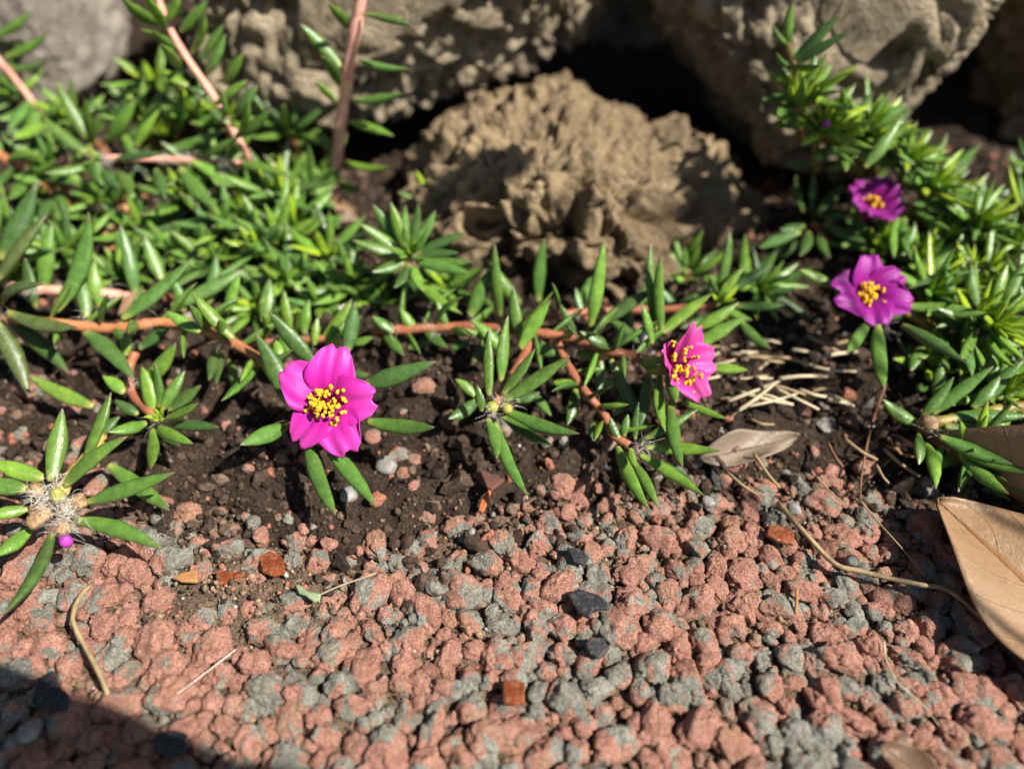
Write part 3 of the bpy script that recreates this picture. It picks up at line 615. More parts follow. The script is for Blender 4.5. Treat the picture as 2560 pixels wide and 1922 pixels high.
leaves(D, [(729, 830, 709, 724, 36, 50, 'b'), (759, 836, 773, 748, 36, 50, 'b'), (742, 832, 745, 777, 26, 50, 'b'), (663, 845, 655, 788, 32, 50, 'b'), (786, 862, 794, 793, 26, 45, 'b'), (805, 850, 880, 747, 38, 40, 'b'), (815, 862, 868, 800, 34, 35, 'm'), (820, 870, 850, 830, 26, 30, 'l'), (880, 858, 932, 842, 28, 20, 'm'), (880, 932, 918, 940, 26, 15, 'd', 14), (660, 806, 674, 696, 46, 40, 'g', 13), (720, 880, 700, 830, 30, 40, 'm'), (830, 840, 905, 790, 34, 30, 'm'), (700, 900, 690, 850, 34, 30, 'b')], 14)
for u, v_ in ((700, 852), (770, 850)): hairs(D, pz(u, v_, .0145), 18, 0.003)

# ------------------------------------------------------------------ small bright rosette
B_ = sprig('small bright green rosette with a lime centre over dark soil', pz(335, 887, .003))
stem(B_, [pz(338, 880, .018), pz(322, 930, .015), pz(335, 990, .012), pz(385, 1040, .012)], 0.0012, 'r')
leaves(B_, [(345, 965, 440, 855, 50, 40, 'b', 15), (380, 1028, 354, 915, 48, 45, 'b'), (395, 1020, 385, 905, 34, 60, 'm', 12), (405, 1025, 462, 926, 36, 35, 'm'), (420, 1025, 502, 963, 38, 25, 'd', 10), (416, 1045, 496, 1007, 32, 35, 'b', 14), (424, 1060, 548, 1068, 36, 10, 'd', 11), (397, 1066, 483, 1109, 36, 20, 'b', 14), (380, 1072, 376, 1171, 40, 15, 'b', 13), (366, 1056, 270, 1080, 40, 25, 'b', 14), (346, 1035, 287, 1000, 36, 20, 'd', 10), (310, 982, 256, 939, 38, 30, 'b', 15), (233, 1016, 70, 938, 46, 22, 'b', 13), (385, 1065, 450, 1115, 30, 5, 'd', 9), (400, 1010, 440, 960, 36, 15, 'd', 8)], 12)
rosette(B_, pz(398, 1043, .0135), -CF + CU * 0.2, 9, 0.0034, 0.0013, (5, 40), 'l', 9)
hairs(B_, pz(398, 1052, .0125), 26, 0.004); hairs(B_, pz(340, 960, .015), 18, 0.003)

# ------------------------------------------------------------------ hairy rosette with hulls and a purple bud
C_ = sprig('woolly leaf rosette with brown hulls and one tiny purple bud on the red gravel', pz(215, 1140, .002))
stem(C_, [pz(255, 1090, .012), pz(220, 1140, .014), pz(180, 1185, .016), pz(152, 1235, .017)], 0.0014, 'y')
leaves(C_, [(212, 1150, 278, 979, 48, 35, 'm'), (127, 1203, 156, 1020, 56, 35, 'm', 17), (160, 1216, 319, 1090, 52, 25, 'm', 18), (215, 1255, 438, 1180, 50, 22, 'm', 17), (268, 1160, 424, 1276, 48, 2, 'm', 10), (110, 1195, -30, 1150, 52, 20, 'b', 15), (66, 1222, -60, 1200, 54, 15, 'm', 15), (70, 1272, -40, 1295, 40, 15, 'b', 14), (190, 1300, 410, 1374, 50, 14, 'm', 15), (128, 1330, 1, 1542, 56, 22, 'd', 15), (80, 1318, -15, 1392, 44, 15, 'b', 13), (240, 1100, 300, 1040, 40, 20, 'd', 9)], 16, 0.0225)
for u, v_, r, sq in ((88, 1228, 23, (1, 1, .8)), (104, 1278, 25, (1.1, 1, .8)), (196, 1258, 20, (1, 1, .9)), (158, 1318, 22, (.8, 1, 1)), (92, 1300, 20, (1, 1, 1))):
    p = pz(u, v_, .017); ball('hull', C_, p, 0.82 * r / F * (p - CO).length, M_HULL, sq, 0.32, int(u))
p = pz(146, 1240, .0185); ball('seed_capsule', C_, p, 0.0019, M_OVARY, (.8, .8, 1.2), 0.05, 4)
p = pz(166, 1353, .0165); ball('bud', C_, p, 0.00135, M_BUD, (1, 1, 1.2), 0.10, 8)
for u, v_ in ((140, 1225), (170, 1250), (120, 1270), (180, 1290), (90, 1245), (150, 1200), (105, 1235), (150, 1265), (160, 1300)): hairs(C_, pz(u, v_, .0185), 60, 0.0032, 1.1)
hairs(C_, pz(155, 1320, .0175), 22, 0.004)

# ------------------------------------------------------------------ long middle shoot with the sideways flower
Fs = sprig('long middle shoot ending in the pink flower turned sideways', pz(1000, 820, .002))
stem(Fs, [pz(930, 830, .015), pz(1000, 824, .018), pz(1150, 817, .019), pz(1280, 823, .020), pz(1357, 833, .020), pz(1434, 848, .020), pz(1511, 875, .020), pz(1569, 887, .0205), pz(1640, 910, .021)], 0.0013, 'r', 0.95)
leaves(Fs, [(1346, 755, 1361, 596, 40, 65, 'm', 14), (1303, 850, 1283, 715, 38, 55, 'm'), (1300, 872, 1376, 750, 44, 45, 'b', 22), (1262, 888, 1174, 798, 36, 35, 'b'), (1245, 855, 1163, 820, 26, 20, 'b', 17), (1175, 792, 1231, 668, 46, 50, 'm', 16), (1302, 760, 1217, 648, 40, 50, 'm', 18), (1250, 792, 1236, 608, 36, 65, 'm', 16), (1395, 778, 1380, 706, 26, 60, 'b', 16), (1446, 765, 1477, 688, 30, 50, 'm', 14), (1476, 820, 1511, 600, 44, 62, 'b', 20), (1508, 806, 1633, 723, 44, 25, 'd', 20),
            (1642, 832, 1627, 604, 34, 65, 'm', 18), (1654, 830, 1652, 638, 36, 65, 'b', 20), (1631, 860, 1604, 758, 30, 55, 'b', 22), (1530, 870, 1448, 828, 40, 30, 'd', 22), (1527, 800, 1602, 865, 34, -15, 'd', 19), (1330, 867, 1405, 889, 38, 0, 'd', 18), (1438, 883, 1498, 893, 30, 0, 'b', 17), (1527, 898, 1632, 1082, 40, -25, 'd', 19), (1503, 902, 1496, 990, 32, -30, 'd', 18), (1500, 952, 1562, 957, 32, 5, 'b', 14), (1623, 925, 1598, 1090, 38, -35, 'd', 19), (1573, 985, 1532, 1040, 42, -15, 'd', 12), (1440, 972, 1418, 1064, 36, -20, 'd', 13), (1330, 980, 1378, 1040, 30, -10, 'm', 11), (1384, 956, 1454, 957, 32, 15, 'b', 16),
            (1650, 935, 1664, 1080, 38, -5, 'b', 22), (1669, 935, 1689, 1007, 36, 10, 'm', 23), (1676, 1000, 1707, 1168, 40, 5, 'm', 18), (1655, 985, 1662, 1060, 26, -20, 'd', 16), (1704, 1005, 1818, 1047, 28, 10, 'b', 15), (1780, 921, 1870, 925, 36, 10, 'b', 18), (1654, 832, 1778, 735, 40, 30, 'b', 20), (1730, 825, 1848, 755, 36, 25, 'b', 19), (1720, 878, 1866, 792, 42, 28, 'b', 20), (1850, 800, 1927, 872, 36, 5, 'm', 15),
            (1045, 700, 1155, 785, 40, 5, 'b', 22), (1090, 760, 1010, 690, 36, 30, 'd', 18), (1180, 905, 1250, 820, 36, 35, 'd', 15), (1400, 905, 1350, 850, 36, 25, 'd', 15), (1580, 830, 1560, 740, 30, 45, 'd', 16), (1440, 840, 1400, 760, 28, 45, 'm', 18), (1110, 870, 1190, 850, 30, 10, 'd', 12), (1020, 870, 1090, 850, 32, 15, 'd', 12)], 20, 0.0235)
leaves(Fs, [(985, 830, 930, 790, 34, 30, 'm', 18), (1040, 828, 1000, 770, 32, 40, 'b', 18), (1060, 822, 1120, 870, 34, 0, 'd', 18), (1120, 815, 1090, 750, 32, 50, 'm', 19), (960, 835, 1010, 890, 34, 0, 'm', 16)], 18)
for u, v_ in ((980, 826), (1080, 822), (1200, 818), (1300, 825), (1434, 850), (1570, 890), (1640, 900)): hairs(Fs, pz(u, v_, .021), 18, 0.0032)
shoot_leaves(Fs, [pz(960, 826, .017), pz(1150, 817, .019), pz(1357, 833, .020), pz(1511, 875, .020), pz(1630, 905, .021)], 20, 0.0135, 0.0028, (50, 85), 'dmmb')
FC2 = P(1666, 915, 0.181)
flower(Fs, FC2, CR * 0.62 + CU * 0.04 - CF * 0.78, [10, 82, 150, 222, -68], [.0128, .0136, .0090, .0088, .0130], [.0056, .0056, .0042, .0042, .0054], PINK2, 66, 0.30, 32, seed=8, stl=0.0078, notch=[.05, .12, .05, .05, .08])
ball('ovary', Fs, FC2 - CR * 0.0024, 0.0024, M_OVARY, (1.2, 1, 1), seed=33); hairs(Fs, FC2 - CR * 0.003, 30, 0.004)
E = sprig('woolly star shoot with yellow green capsules between the two pink flowers', pz(1300, 880, .003))
stem(E, [pz(1330, 850, .018), pz(1295, 915, .0185), pz(1262, 968, .0185), pz(1240, 1012, .018)], 0.0012, 'r')
leaves(E, [(1222, 990, 1222, 829, 36, 45, 'm', 19), (1253, 955, 1270, 788, 40, 48, 'm', 20), (1187, 990, 1138, 947, 32, 25, 'b', 17), (1204, 1028, 1193, 962, 30, 50, 'm', 20), (1193, 1000, 1121, 1047, 42, 5, 'd', 16), (1218, 1045, 1241, 1147, 36, 12, 'm', 18), (1238, 1056, 1320, 1239, 38, 14, 'm', 18), (1250, 1040, 1409, 1088, 34, 10, 'm', 17), (1262, 1025, 1449, 1084, 42, 15, 'm', 18), (1264, 1050, 1382, 1113, 32, 5, 'd', 15), (1255, 1003, 1424, 890, 46, 30, 'm', 19), (1255, 985, 1337, 871, 36, 40, 'm', 20), (1290, 1000, 1350, 980, 34, 10, 'd', 14)], 18, 0.022)
for u, v_, r in ((1230, 1018, 17), (1268, 1022, 14)):
    p = pz(u, v_, .0195); ball('seed_capsule', E, p, r / F * (p - CO).length, M_OVARY, (1, 1, .95), 0.05, u)
for u, v_ in ((1255, 1010), (1235, 1040), (1275, 1005), (1215, 1030)): hairs(E, pz(u, v_, .0195), 30, 0.0034, 1.1)
hairs(E, pz(1290, 945, .019), 24, 0.003)
G = sprig('thin reddish shoot dipping to the bare soil under the sideways flower', pz(1400, 870, .003))
stem(G, [pz(1390, 852, .019), pz(1426, 925, .018), pz(1473, 991, .016), pz(1511, 1037, .0145), pz(1534, 1087, .0135), pz(1572, 1112, .013)], 0.0011, 'r')
leaves(G, [(1588, 1099, 1597, 1004, 22, 45, 'd', 14), (1612, 1097, 1749, 1020, 30, 20, 'm', 13), (1615, 1118, 1802, 1127, 38, 15, 'b', 13), (1598, 1135, 1760, 1239, 36, 8, 'b', 12), (1598, 1142, 1737, 1207, 26, 5, 'd', 11), (1542, 1112, 1624, 1275, 38, 8, 'b', 12), (1580, 1150, 1646, 1270, 32, 4, 'm', 11), (1577, 1120, 1589, 1168, 26, 20, 'b', 15), (1494, 1052, 1484, 1102, 38, -5, 'm', 12), (1548, 1095, 1526, 1043, 28, 40, 'd', 14), (1560, 1090, 1570, 1035, 26, 40, 'm', 14), (1600, 1110, 1660, 1085, 28, 20, 'd', 11)], 13)
shoot_leaves(G, [pz(1410, 890, .0185), pz(1473, 991, .016), pz(1540, 1090, .0135)], 7, 0.011, 0.0026, (45, 80), 'dmb')
hairs(G, pz(1605, 1118, .0135), 50, 0.004, 0.7, CR * 0.8 + CU * 0.1); hairs(G, pz(1565, 1105, .0135), 20, 0.003); hairs(G, pz(1500, 1020, .015), 10, 0.003)
# the stem lying behind and its star of narrow leaves
S2 = sprig('thin red stem with a leaf star beside the pitted rock, behind the sideways flower', pz(1380, 790, .002))
stem(S2, [pz(1330, 800, .013), pz(1400, 788, .015), pz(1480, 779, .015), pz(1600, 774, .015), pz(1704, 771, .016), pz(1795, 757, .018)], 0.0012, 'r')
leaves(S2, [(1792, 740, 1825, 576, 36, 62, 'm'), (1790, 765, 1863, 665, 30, 45, 'b'), (1820, 728, 1927, 664, 38, 25, 'd'), (1840, 765, 1965, 762, 30, 10, 'd', 15), (1700, 762, 1783, 716, 36, 20, 'd', 14), (1810, 770, 1880, 800, 32, 0, 'b', 15), (1780, 790, 1700, 820, 30, 0, 'd', 12), (1800, 745, 1770, 690, 28, 50, 'd', 16), (1690, 780, 1650, 720, 32, 40, 'd', 13), (1590, 780, 1620, 700, 30, 50, 'g', 13), (1460, 785, 1440, 720, 28, 40, 'g', 13)], 18)
rosette(S2, pz(1800, 752, .019), (0.15, -.3, 1), 7, 0.006, 0.002, (10, 45), 'l', 5)
for u, v_ in ((1395, 786), (1480, 776), (1590, 770)): hairs(S2, pz(u, v_, .016), 16, 0.003)

# ------------------------------------------------------------------ right-hand shoots
R1 = sprig('tall bushy shoot with the open purple flower', pz(2230, 820, .003))
stem(R1, [pz(2420, 880, .006), pz(2330, 820, .016), pz(2250, 770, .022), pz(2195, 735, .025)], 0.0014, 'v')
leaves(R1, [(2086, 717, 1998, 674, 38, 20, 'b', 24), (2265, 715, 2452, 675, 48, 15, 'd', 24), (2265, 765, 2488, 792, 46, 12, 'm', 23), (2255, 812, 2415, 908, 44, 15, 'd', 22), (2195, 812, 2211, 973, 46, 0, 'm', 23), (2172, 805, 2117, 881, 38, 5, 'm', 22), (2305, 863, 2276, 927, 42, -10, 'm', 15), (2240, 640, 2290, 560, 36, 45, 'm', 24), (2210, 690, 2150, 640, 32, 30, 'm', 22), (2290, 700, 2390, 620, 40, 35, 'b', 20), (2320, 850, 2380, 930, 40, 0, 'm', 14)], 23, 0.023)
FC3 = P(2157, 748, 0.2005)
flower(R1, FC3, -CF + CU * 0.22, [92, 32, -20, -86, 182], [.0128, .0120, .0128, .0118, .0138], [.0052, .0048, .0052, .0052, .0070], PURP, 74, 0.22, 34, seed=14, notch=[.04, .05, .06, .07, .20])
ball('ovary', R1, FC3 + CF * 0.003, 0.0026, M_OVARY, seed=35); hairs(R1, FC3 + CR * 0.006 - CU * 0.007 + CF * .002, 40, 0.005, 1.0)
R2 = sprig('lime tipped rosette growing beside the purple flowers', pz(2500, 830, .003))
stem(R2, [pz(2620, 850, .010), pz(2560, 830, .018), pz(2490, 813, .023)], 0.0013, 'v')
leaves(R2, [(2470, 840, 2540, 920, 36, 5, 'b'), (2480, 830, 2560, 900, 34, 5, 'b'), (2440, 830, 2400, 900, 36, 5, 'm'), (2500, 790, 2600, 740, 38, 30, 'm'), (2480, 780, 2520, 660, 36, 50, 'b'), (2450, 780, 2430, 660, 36, 50, 'g'), (2430, 800, 2340, 770, 36, 20, 'm'), (2520, 820, 2620, 850, 36, 10, 'b'), (2510, 770, 2570, 650, 38, 45, 'm'), (2400, 760, 2370, 650, 38, 50, 'g'), (2410, 850, 2430, 940, 36, 0, 'g')], 22)
rosette(R2, pz(2490, 813, .0235), (0.3, -.55, .8), 18, 0.011, 0.0024, (10, 65), 'bl', 12)
R3 = sprig('bushy fan shoot with the smallest purple flower before the crumbly rock', pz(2300, 620, .004))
stem(R3, [pz(2400, 640, .010), pz(2330, 575, .020), pz(2262, 515, .028)], 0.0014, 'v')
leaves(R3, [(2285, 480, 2368, 333, 42, 45, 'm'), (2300, 480, 2453, 361, 42, 35, 'm'), (2310, 490, 2437, 396, 36, 30, 'd'), (2300, 500, 2426, 424, 34, 28, 'd'), (2290, 505, 2485, 475, 42, 20, 'm'), (2290, 512, 2446, 513, 36, 15, 'm'), (2275, 515, 2430, 533, 34, 10, 'd'), (2285, 528, 2376, 575, 34, 5, 'm'), (2250, 535, 2235, 645, 34, 0, 'b'), (2262, 545, 2280, 650, 34, 0, 'm'), (2330, 560, 2310, 650, 38, 0, 'b', 22), (2270, 470, 2290, 330, 38, 60, 'm'), (2262, 470, 2240, 350, 36, 60, 'b'), (2285, 470, 2340, 400, 34, 50, 'b'), (2350, 600, 2500, 590, 40, 25, 'b', 20), (2370, 640, 2480, 640, 40, 20, 'm', 16), (2400, 620, 2560, 560, 40, 30, 'b', 16), (2430, 660, 2540, 610, 40, 30, 'm', 14)], 28, 0.023)
FC4 = P(2172, 527, 0.224)
flower(R3, FC4, -CF + CU * 0.5, [135, 35, -48, -128, 178], [.0106, .0110, .0106, .0106, .0100], [.0050, .0056, .0052, .0048, .0046], (0.29, 0.007, 0.23), 60, 0.30, 16, seed=22, stl=0.0042)
ball('ovary', R3, FC4 + CF * 0.002, 0.0022, M_OVARY, seed=36); hairs(R3, pz(2262, 512, .029), 26, 0.004)
R4 = sprig('bright rosette with two tiny pink buds leaning on the crumbly rock', pz(2160, 470, .012))
stem(R4, [pz(2190, 520, .012), pz(2140, 430, .032), pz(2097, 355, .044)], 0.0013, 'v')
leaves(R4, [(2100, 350, 2105, 215, 34, 65, 'b'), (2105, 345, 2148, 252, 36, 55, 'm'), (2110, 345, 2182, 228, 36, 50, 'g'), (2115, 340, 2230, 228, 38, 40, 'g'), (2120, 350, 2272, 258, 46, 35, 'm'), (2110, 355, 2200, 358, 36, 15, 'd'), (2130, 345, 2325, 325, 40, 20, 'm'), (2105, 362, 2222, 372, 30, 5, 'd'), (2085, 350, 2040, 268, 34, 50, 'b'), (2082, 362, 2030, 395, 34, 5, 'm'), (2090, 370, 2065, 385, 34, 5, 'g'), (2110, 375, 2135, 410, 34, 0, 'm'), (2100, 375, 2115, 430, 34, -5, 'm'), (2150, 400, 2280, 300, 42, 40, 'b'), (2160, 420, 2250, 300, 40, 45, 'g')], 36, 0.022, 8)
rosette(R4, pz(2099, 350, .0455), (0.25, -.3, 1), 12, 0.011, 0.0022, (6, 40), 'bl', 8)
for u, v_, r in ((2061, 278, 13), (2065, 312, 9)):
    p = pz(u, v_, .054); ball('bud', R4, p, r / F * (p - CO).length, M_BUD, (.8, .8, 1.3), 0.06, u)
R5 = sprig('topmost thin shoot tip standing against the crumbly rock', pz(2010, 300, .03))
stem(R5, [pz(2080, 370, .042), pz(2000, 260, .056), pz(1985, 170, .065), pz(1970, 110, .070)], 0.0010, 'v')
leaves(R5, [(1975, 110, 1982, 3, 34, 70, 'g', 58), (1985, 150, 2105, 33, 34, 50, 'd', 55), (1990, 160, 2128, 77, 34, 40, 'd', 54), (1980, 165, 2050, 165, 28, 30, 'g', 53), (1980, 120, 1930, 60, 30, 50, 'm', 57), (1990, 255, 1975, 200, 36, 60, 'b', 45), (1990, 270, 2010, 190, 30, 60, 'b', 45), (1985, 265, 1945, 290, 34, 10, 'm', 45), (2000, 270, 2060, 220, 30, 45, 'm', 44), (1985, 275, 2000, 330, 34, 0, 'm', 44), (1975, 160, 1940, 130, 26, 30, 'g', 53)], 45, 0.021, 12)
rosette(R5, pz(1990, 262, .0575), (0, -.2, 1), 10, 0.012, 0.0022, (5, 35), 'bl', 8)
R6 = sprig('dim leaf rosette standing in the shade between the pitted rock and the flowers', pz(2032, 590, .004))
stem(R6, [pz(2120, 640, .008), pz(2070, 600, .014), pz(2032, 560, .020)], 0.0012, 'r')
leaves(R6, [(2010, 530, 1990, 435, 36, 65, 'd'), (2030, 525, 2036, 428, 28, 65, 'd'), (2060, 545, 2132, 520, 36, 25, 'd'), (2060, 560, 2167, 608, 38, 5, 'd'), (2010, 565, 1950, 575, 34, 10, 'd'), (2020, 580, 2000, 640, 34, 0, 'd'), (2050, 580, 2075, 645, 34, 0, 'd'), (2045, 540, 2110, 460, 36, 45, 'd'), (2000, 580, 1900, 620, 34, 10, 'd'), (2010, 600, 1870, 690, 34, 10, 'd', 16)], 20)  # darkest green throughout, the shade is put into the leaf colour
H_ = sprig('low leafy shoot with a pinkish bud pointing over the dry leaves', pz(2420, 1040, .003))
stem(H_, [pz(2640, 1010, .012), pz(2520, 1020, .013), pz(2420, 1040, .013), pz(2325, 1058, .013)], 0.0014, 'v')
leaves(H_, [(2292, 1060, 2206, 997, 42, 25, 'b'), (2305, 1042, 2384, 942, 34, 40, 'm'), (2328, 1035, 2484, 915, 42, 35, 'm'), (2340, 990, 2351, 908, 42, 50, 'g'), (2360, 1045, 2580, 1040, 46, 12, 'm'), (2360, 1065, 2580, 1085, 46, 8, 'd'), (2348, 1090, 2538, 1162, 46, 8, 'm', 14), (2358, 1083, 2580, 1185, 44, 8, 'b', 14), (2400, 1130, 2522, 1235, 42, 6, 'b', 12), (2297, 1085, 2297, 1162, 38, -5, 'g'), (2315, 1105, 2339, 1222, 36, 4, 'b', 11), (2355, 1120, 2340, 1185, 34, 0, 'g', 11), (2430, 1020, 2500, 940, 42, 35, 'm', 15), (2460, 1010, 2560, 900, 42, 40, 'g', 14), (2500, 1000, 2480, 890, 40, 40, 'g', 14), (2420, 1080, 2560, 1240, 42, 0, 'm', 11), (2480, 1060, 2600, 1130, 42, 10, 'm', 14), (2520, 990, 2600, 930, 42, 30, 'm', 14)], 13)
p = pz(2320, 1060, .0145); ball('bud', H_, p, 0.0023, M_HULL, (1, 1, 1), 0.1, 77); hairs(H_, pz(2335, 1075, .0145), 34, 0.004); hairs(H_, pz(2380, 1110, .013), 20, 0.003)
# fill of the right-hand clump
for k, (u, v_, h, ax, lab) in enumerate([(2420, 720, 18, (.3, -.3, 1), 'leafy shoot hidden in the thick of the clump behind the open purple flower'), (2560, 720, 20, (.4, -.3, 1), 'pale leafy shoot at the outer side of the purple flower clump'),
                                          (2350, 600, 20, (.2, -.2, 1), 'leaf tuft just above the open purple flower'), (2530, 620, 22, (.4, -.1, 1), 'leaf tuft below the dark brown rock at the end of the row'),
                                          (2600, 960, 12, (.5, -.4, 1), 'low leaf tuft above the pinkish bud shoot'), (2330, 920, 9, (0, -.5, 1), 'small pale tuft hanging below the open purple flower'), (2590, 420, 28, (.2, -.4, 1), 'lone green tip in front of the dark brown rock'),
                                          (2470, 690, 20, (.2, -.5, 1), 'bright leaf tuft pressed between the fan shoot and the lime tipped rosette'), (2300, 660, 18, (-.1, -.4, 1), 'leaf tuft close behind the upper petals of the open purple flower'), (2420, 900, 12, (.1, -.6, 1), 'drooping leaf tuft below the lime tipped rosette'), (2580, 830, 16, (.4, -.4, 1), 'outer leaf tuft beyond the lime tipped rosette'), (2500, 980, 12, (.2, -.5, 1), 'upright leaf tuft behind the pinkish bud shoot'),
                                          (2380, 520, 26, (.4, -.3, 1), 'spreading leaf tuft under the fan shoot'), (2200, 620, 16, (-.2, -.3, 1), 'shaded tuft between the two purple flowers'), (2560, 540, 26, (.4, -.3, 1), 'bright tuft at the end of the clump below the last rock'), (2200, 400, 30, (.2, -.3, 1), 'leaf tuft under the bright rosette on the crumbly rock'), (2440, 1130, 9, (.1, -.8, 1), 'drooping tuft hanging over the curled dry leaf'),
                                          (2010, 235, 57, (-.1, -.3, 1), 'yellow green tuft under the topmost shoot tip'), (2055, 320, 50, (.1, -.4, 1), 'yellow green tuft around the tiny pink buds'), (2170, 330, 46, (.4, -.3, 1), 'spreading bright tuft against the crumbly rock face'), (2270, 400, 40, (.5, -.3, 1), 'bright tuft between the bright rosette and the fan shoot'), (2330, 470, 34, (.6, -.4, 1), 'fan of long leaves above the smallest purple flower'), (2450, 560, 28, (.5, -.5, 1), 'lime tuft in the outer part of the fan shoot'), (2330, 730, 22, (.3, -.6, 1), 'bright tuft right beside the open purple flower'), (2440, 800, 20, (.3, -.6, 1), 'bright narrow leaved tuft under the lime tipped rosette')]):
    s = sprig(lab, pz(u, v_, .002)); c = pz(u, v_, h * MM); stem(s, [c + Vector((.006, .008, -.018)), c - Vector((0, 0, .006)), c], 0.0011, 'v'); rosette(s, c, ax, 9 if k in (5, 6) else 20, 0.0165, 0.0029, (12, 85), 'bbbbgl', 6)
    shoot_leaves(s, [c + Vector((.006, .008, -.016)), c - Vector((0, 0, .006)), c], 7, 0.013, 0.003)

# ------------------------------------------------------------------ left-hand clump
J = sprig('high level shoot with a white woolly heart crossing above the leafy clump', pz(640, 420, .004))
stem(J, [pz(700, 425, .030), pz(640, 416, .033), pz(520, 404, .035), pz(400, 398, .036), pz(262, 395, .038)], 0.0011, 'k')
leaves(J, [(227, 358, 138, 202, 40, 50, 'm'), (218, 383, 107, 291, 38, 35, 'm'), (233, 358, 212, 245, 38, 55, 'm'), (270, 352, 340, 245, 48, 45, 'b'), (295, 365, 350, 305, 38, 30, 'd', 34), (339, 368, 406, 248, 46, 45, 'b'), (289, 397, 418, 383, 28, 15, 'd', 40), (220, 414, 110, 433, 30, 8, 'm'), (293, 424, 329, 487, 42, 0, 'm'), (255, 425, 300, 470, 36, 0, 'd'), (451, 420, 538, 522, 44, 0, 'm'), (389, 424, 413, 500, 36, -10, 'd'), (478, 402, 645, 502, 40, 0, 'b', 37), (416, 374, 565, 322, 40, 20, 'm'), (435, 350, 455, 218, 38, 60, 'm', 32), (439, 305, 411, 229, 32, 55, 'g', 32), (500, 390, 600, 340, 38, 30, 'm'), (560, 395, 650, 300, 42, 40, 'b'), (600, 410, 720, 440, 38, 5, 'm'), (345, 405, 300, 330, 36, 40, 'm', 32)], 36, 0.023)
rosette(J, pz(411, 340, .036), (0, -.4, 1), 9, 0.010, 0.0018, (5, 30), 'l', 9); rosette(J, pz(250, 395, .039), (-.6, -.6, .5), 8, 0.005, 0.0016, (10, 50), 'bl', 5)
for u, v_ in ((262, 398), (270, 405), (420, 400), (465, 392), (560, 402)): hairs(J, pz(u, v_, .0385), 34, 0.0042)
K = sprig('slanting pink stemmed shoot before the gap between the two left rocks', pz(610, 370, .010))
stem(K, [pz(640, 430, .032), pz(601, 358, .043), pz(532, 239, .053), pz(455, 127, .063), pz(408, 35, .071), pz(390, -40, .075)], 0.0011, 'k')
leaves(K, [(400, 60, 300, -10, 40, 40, 'm', 60), (415, 75, 350, -30, 40, 50, 'b', 60), (420, 50, 440, -40, 38, 60, 'b', 62), (440, 120, 380, 75, 38, 40, 'm', 55), (430, 105, 350, 75, 34, 30, 'm', 55), (516, 185, 564, 84, 42, 55, 'g', 48), (470, 215, 404, 172, 34, 30, 'b', 46), (555, 300, 555, 228, 30, 60, 'g', 42), (586, 285, 645, 214, 50, 45, 'g', 42), (450, 170, 400, 110, 34, 40, 'b', 50), (500, 150, 560, 60, 40, 50, 'm', 50), (480, 130, 510, 30, 40, 55, 'b', 54), (450, 80, 520, 0, 40, 50, 'm', 58), (540, 260, 620, 200, 40, 40, 'b', 44), (590, 340, 680, 270, 44, 40, 'm', 38), (600, 330, 620, 250, 38, 55, 'b', 40), (530, 230, 470, 220, 32, 20, 'd', 44), (560, 210, 610, 130, 40, 50, 'm', 46), (575, 310, 520, 270, 34, 30, 'd', 40), (600, 10, 560, -40, 40, 30, 'b', 60)], 45, 0.023, 9)
L_ = sprig('shoot with wide pale leaves in front of the smooth grey rock', pz(140, 360, .010))
stem(L_, [pz(170, 420, .024), pz(120, 330, .032), pz(80, 255, .040), pz(15, 172, .048), pz(-60, 90, .056)], 0.0011, 'k')
leaves(L_, [(12, 142, 120, 80, 36, 35, 'b', 50), (-10, 90, 78, 28, 36, 40, 'b', 55), (25, 170, 120, 150, 28, 20, 'm', 48), (75, 250, 20, 330, 50, 0, 'g', 40), (85, 260, 60, 370, 52, 0, 'g', 40), (90, 280, -10, 300, 40, 10, 'b', 38), (60, 230, 20, 210, 32, 20, 'm', 42), (110, 310, 30, 350, 40, 10, 'b', 36), (120, 330, 100, 400, 40, 0, 'g', 34), (100, 300, 160, 260, 36, 40, 'm', 36), (130, 350, 190, 330, 34, 20, 'd', 32), (-20, 140, -60, 60, 40, 40, 'm', 50), (140, 370, 60, 390, 40, 10, 'b', 30)], 40, 0.023)
Mo = sprig('orange stem slanting down under the high level woolly shoot', pz(200, 560, .004))
stem(Mo, [pz(-60, 350, .036), pz(0, 389, .034), pz(70, 432, .031), pz(116, 462, .029), pz(170, 520, .022)], 0.0015, 'o')
leaves(Mo, [(20, 400, 90, 390, 36, 20, 'b', 34), (60, 440, 20, 500, 40, 0, 'm', 30), (100, 450, 190, 460, 30, 10, 'm', 30), (120, 470, 170, 545, 36, 0, 'm', 27), (30, 420, -30, 480, 44, 10, 'd', 32), (110, 455, 30, 440, 36, 20, 'b', 30), (140, 490, 100, 560, 40, 0, 'd', 25), (80, 430, 140, 400, 36, 30, 'b', 31), (0, 385, -40, 330, 44, 30, 'g', 34)], 30)
T = sprig('tall bare pink stem with few thin leaves standing up before the rough rock', pz(834, 540, .004))
stem(T, [pz(838, 560, .008), pz(836, 520, .014), pz(836, 455, .023), pz(844, 385, .033), pz(856, 277, .048), pz(875, 146, .064), pz(902, 0, .080), pz(918, -80, .088)], 0.0018, 'w', 0.95)
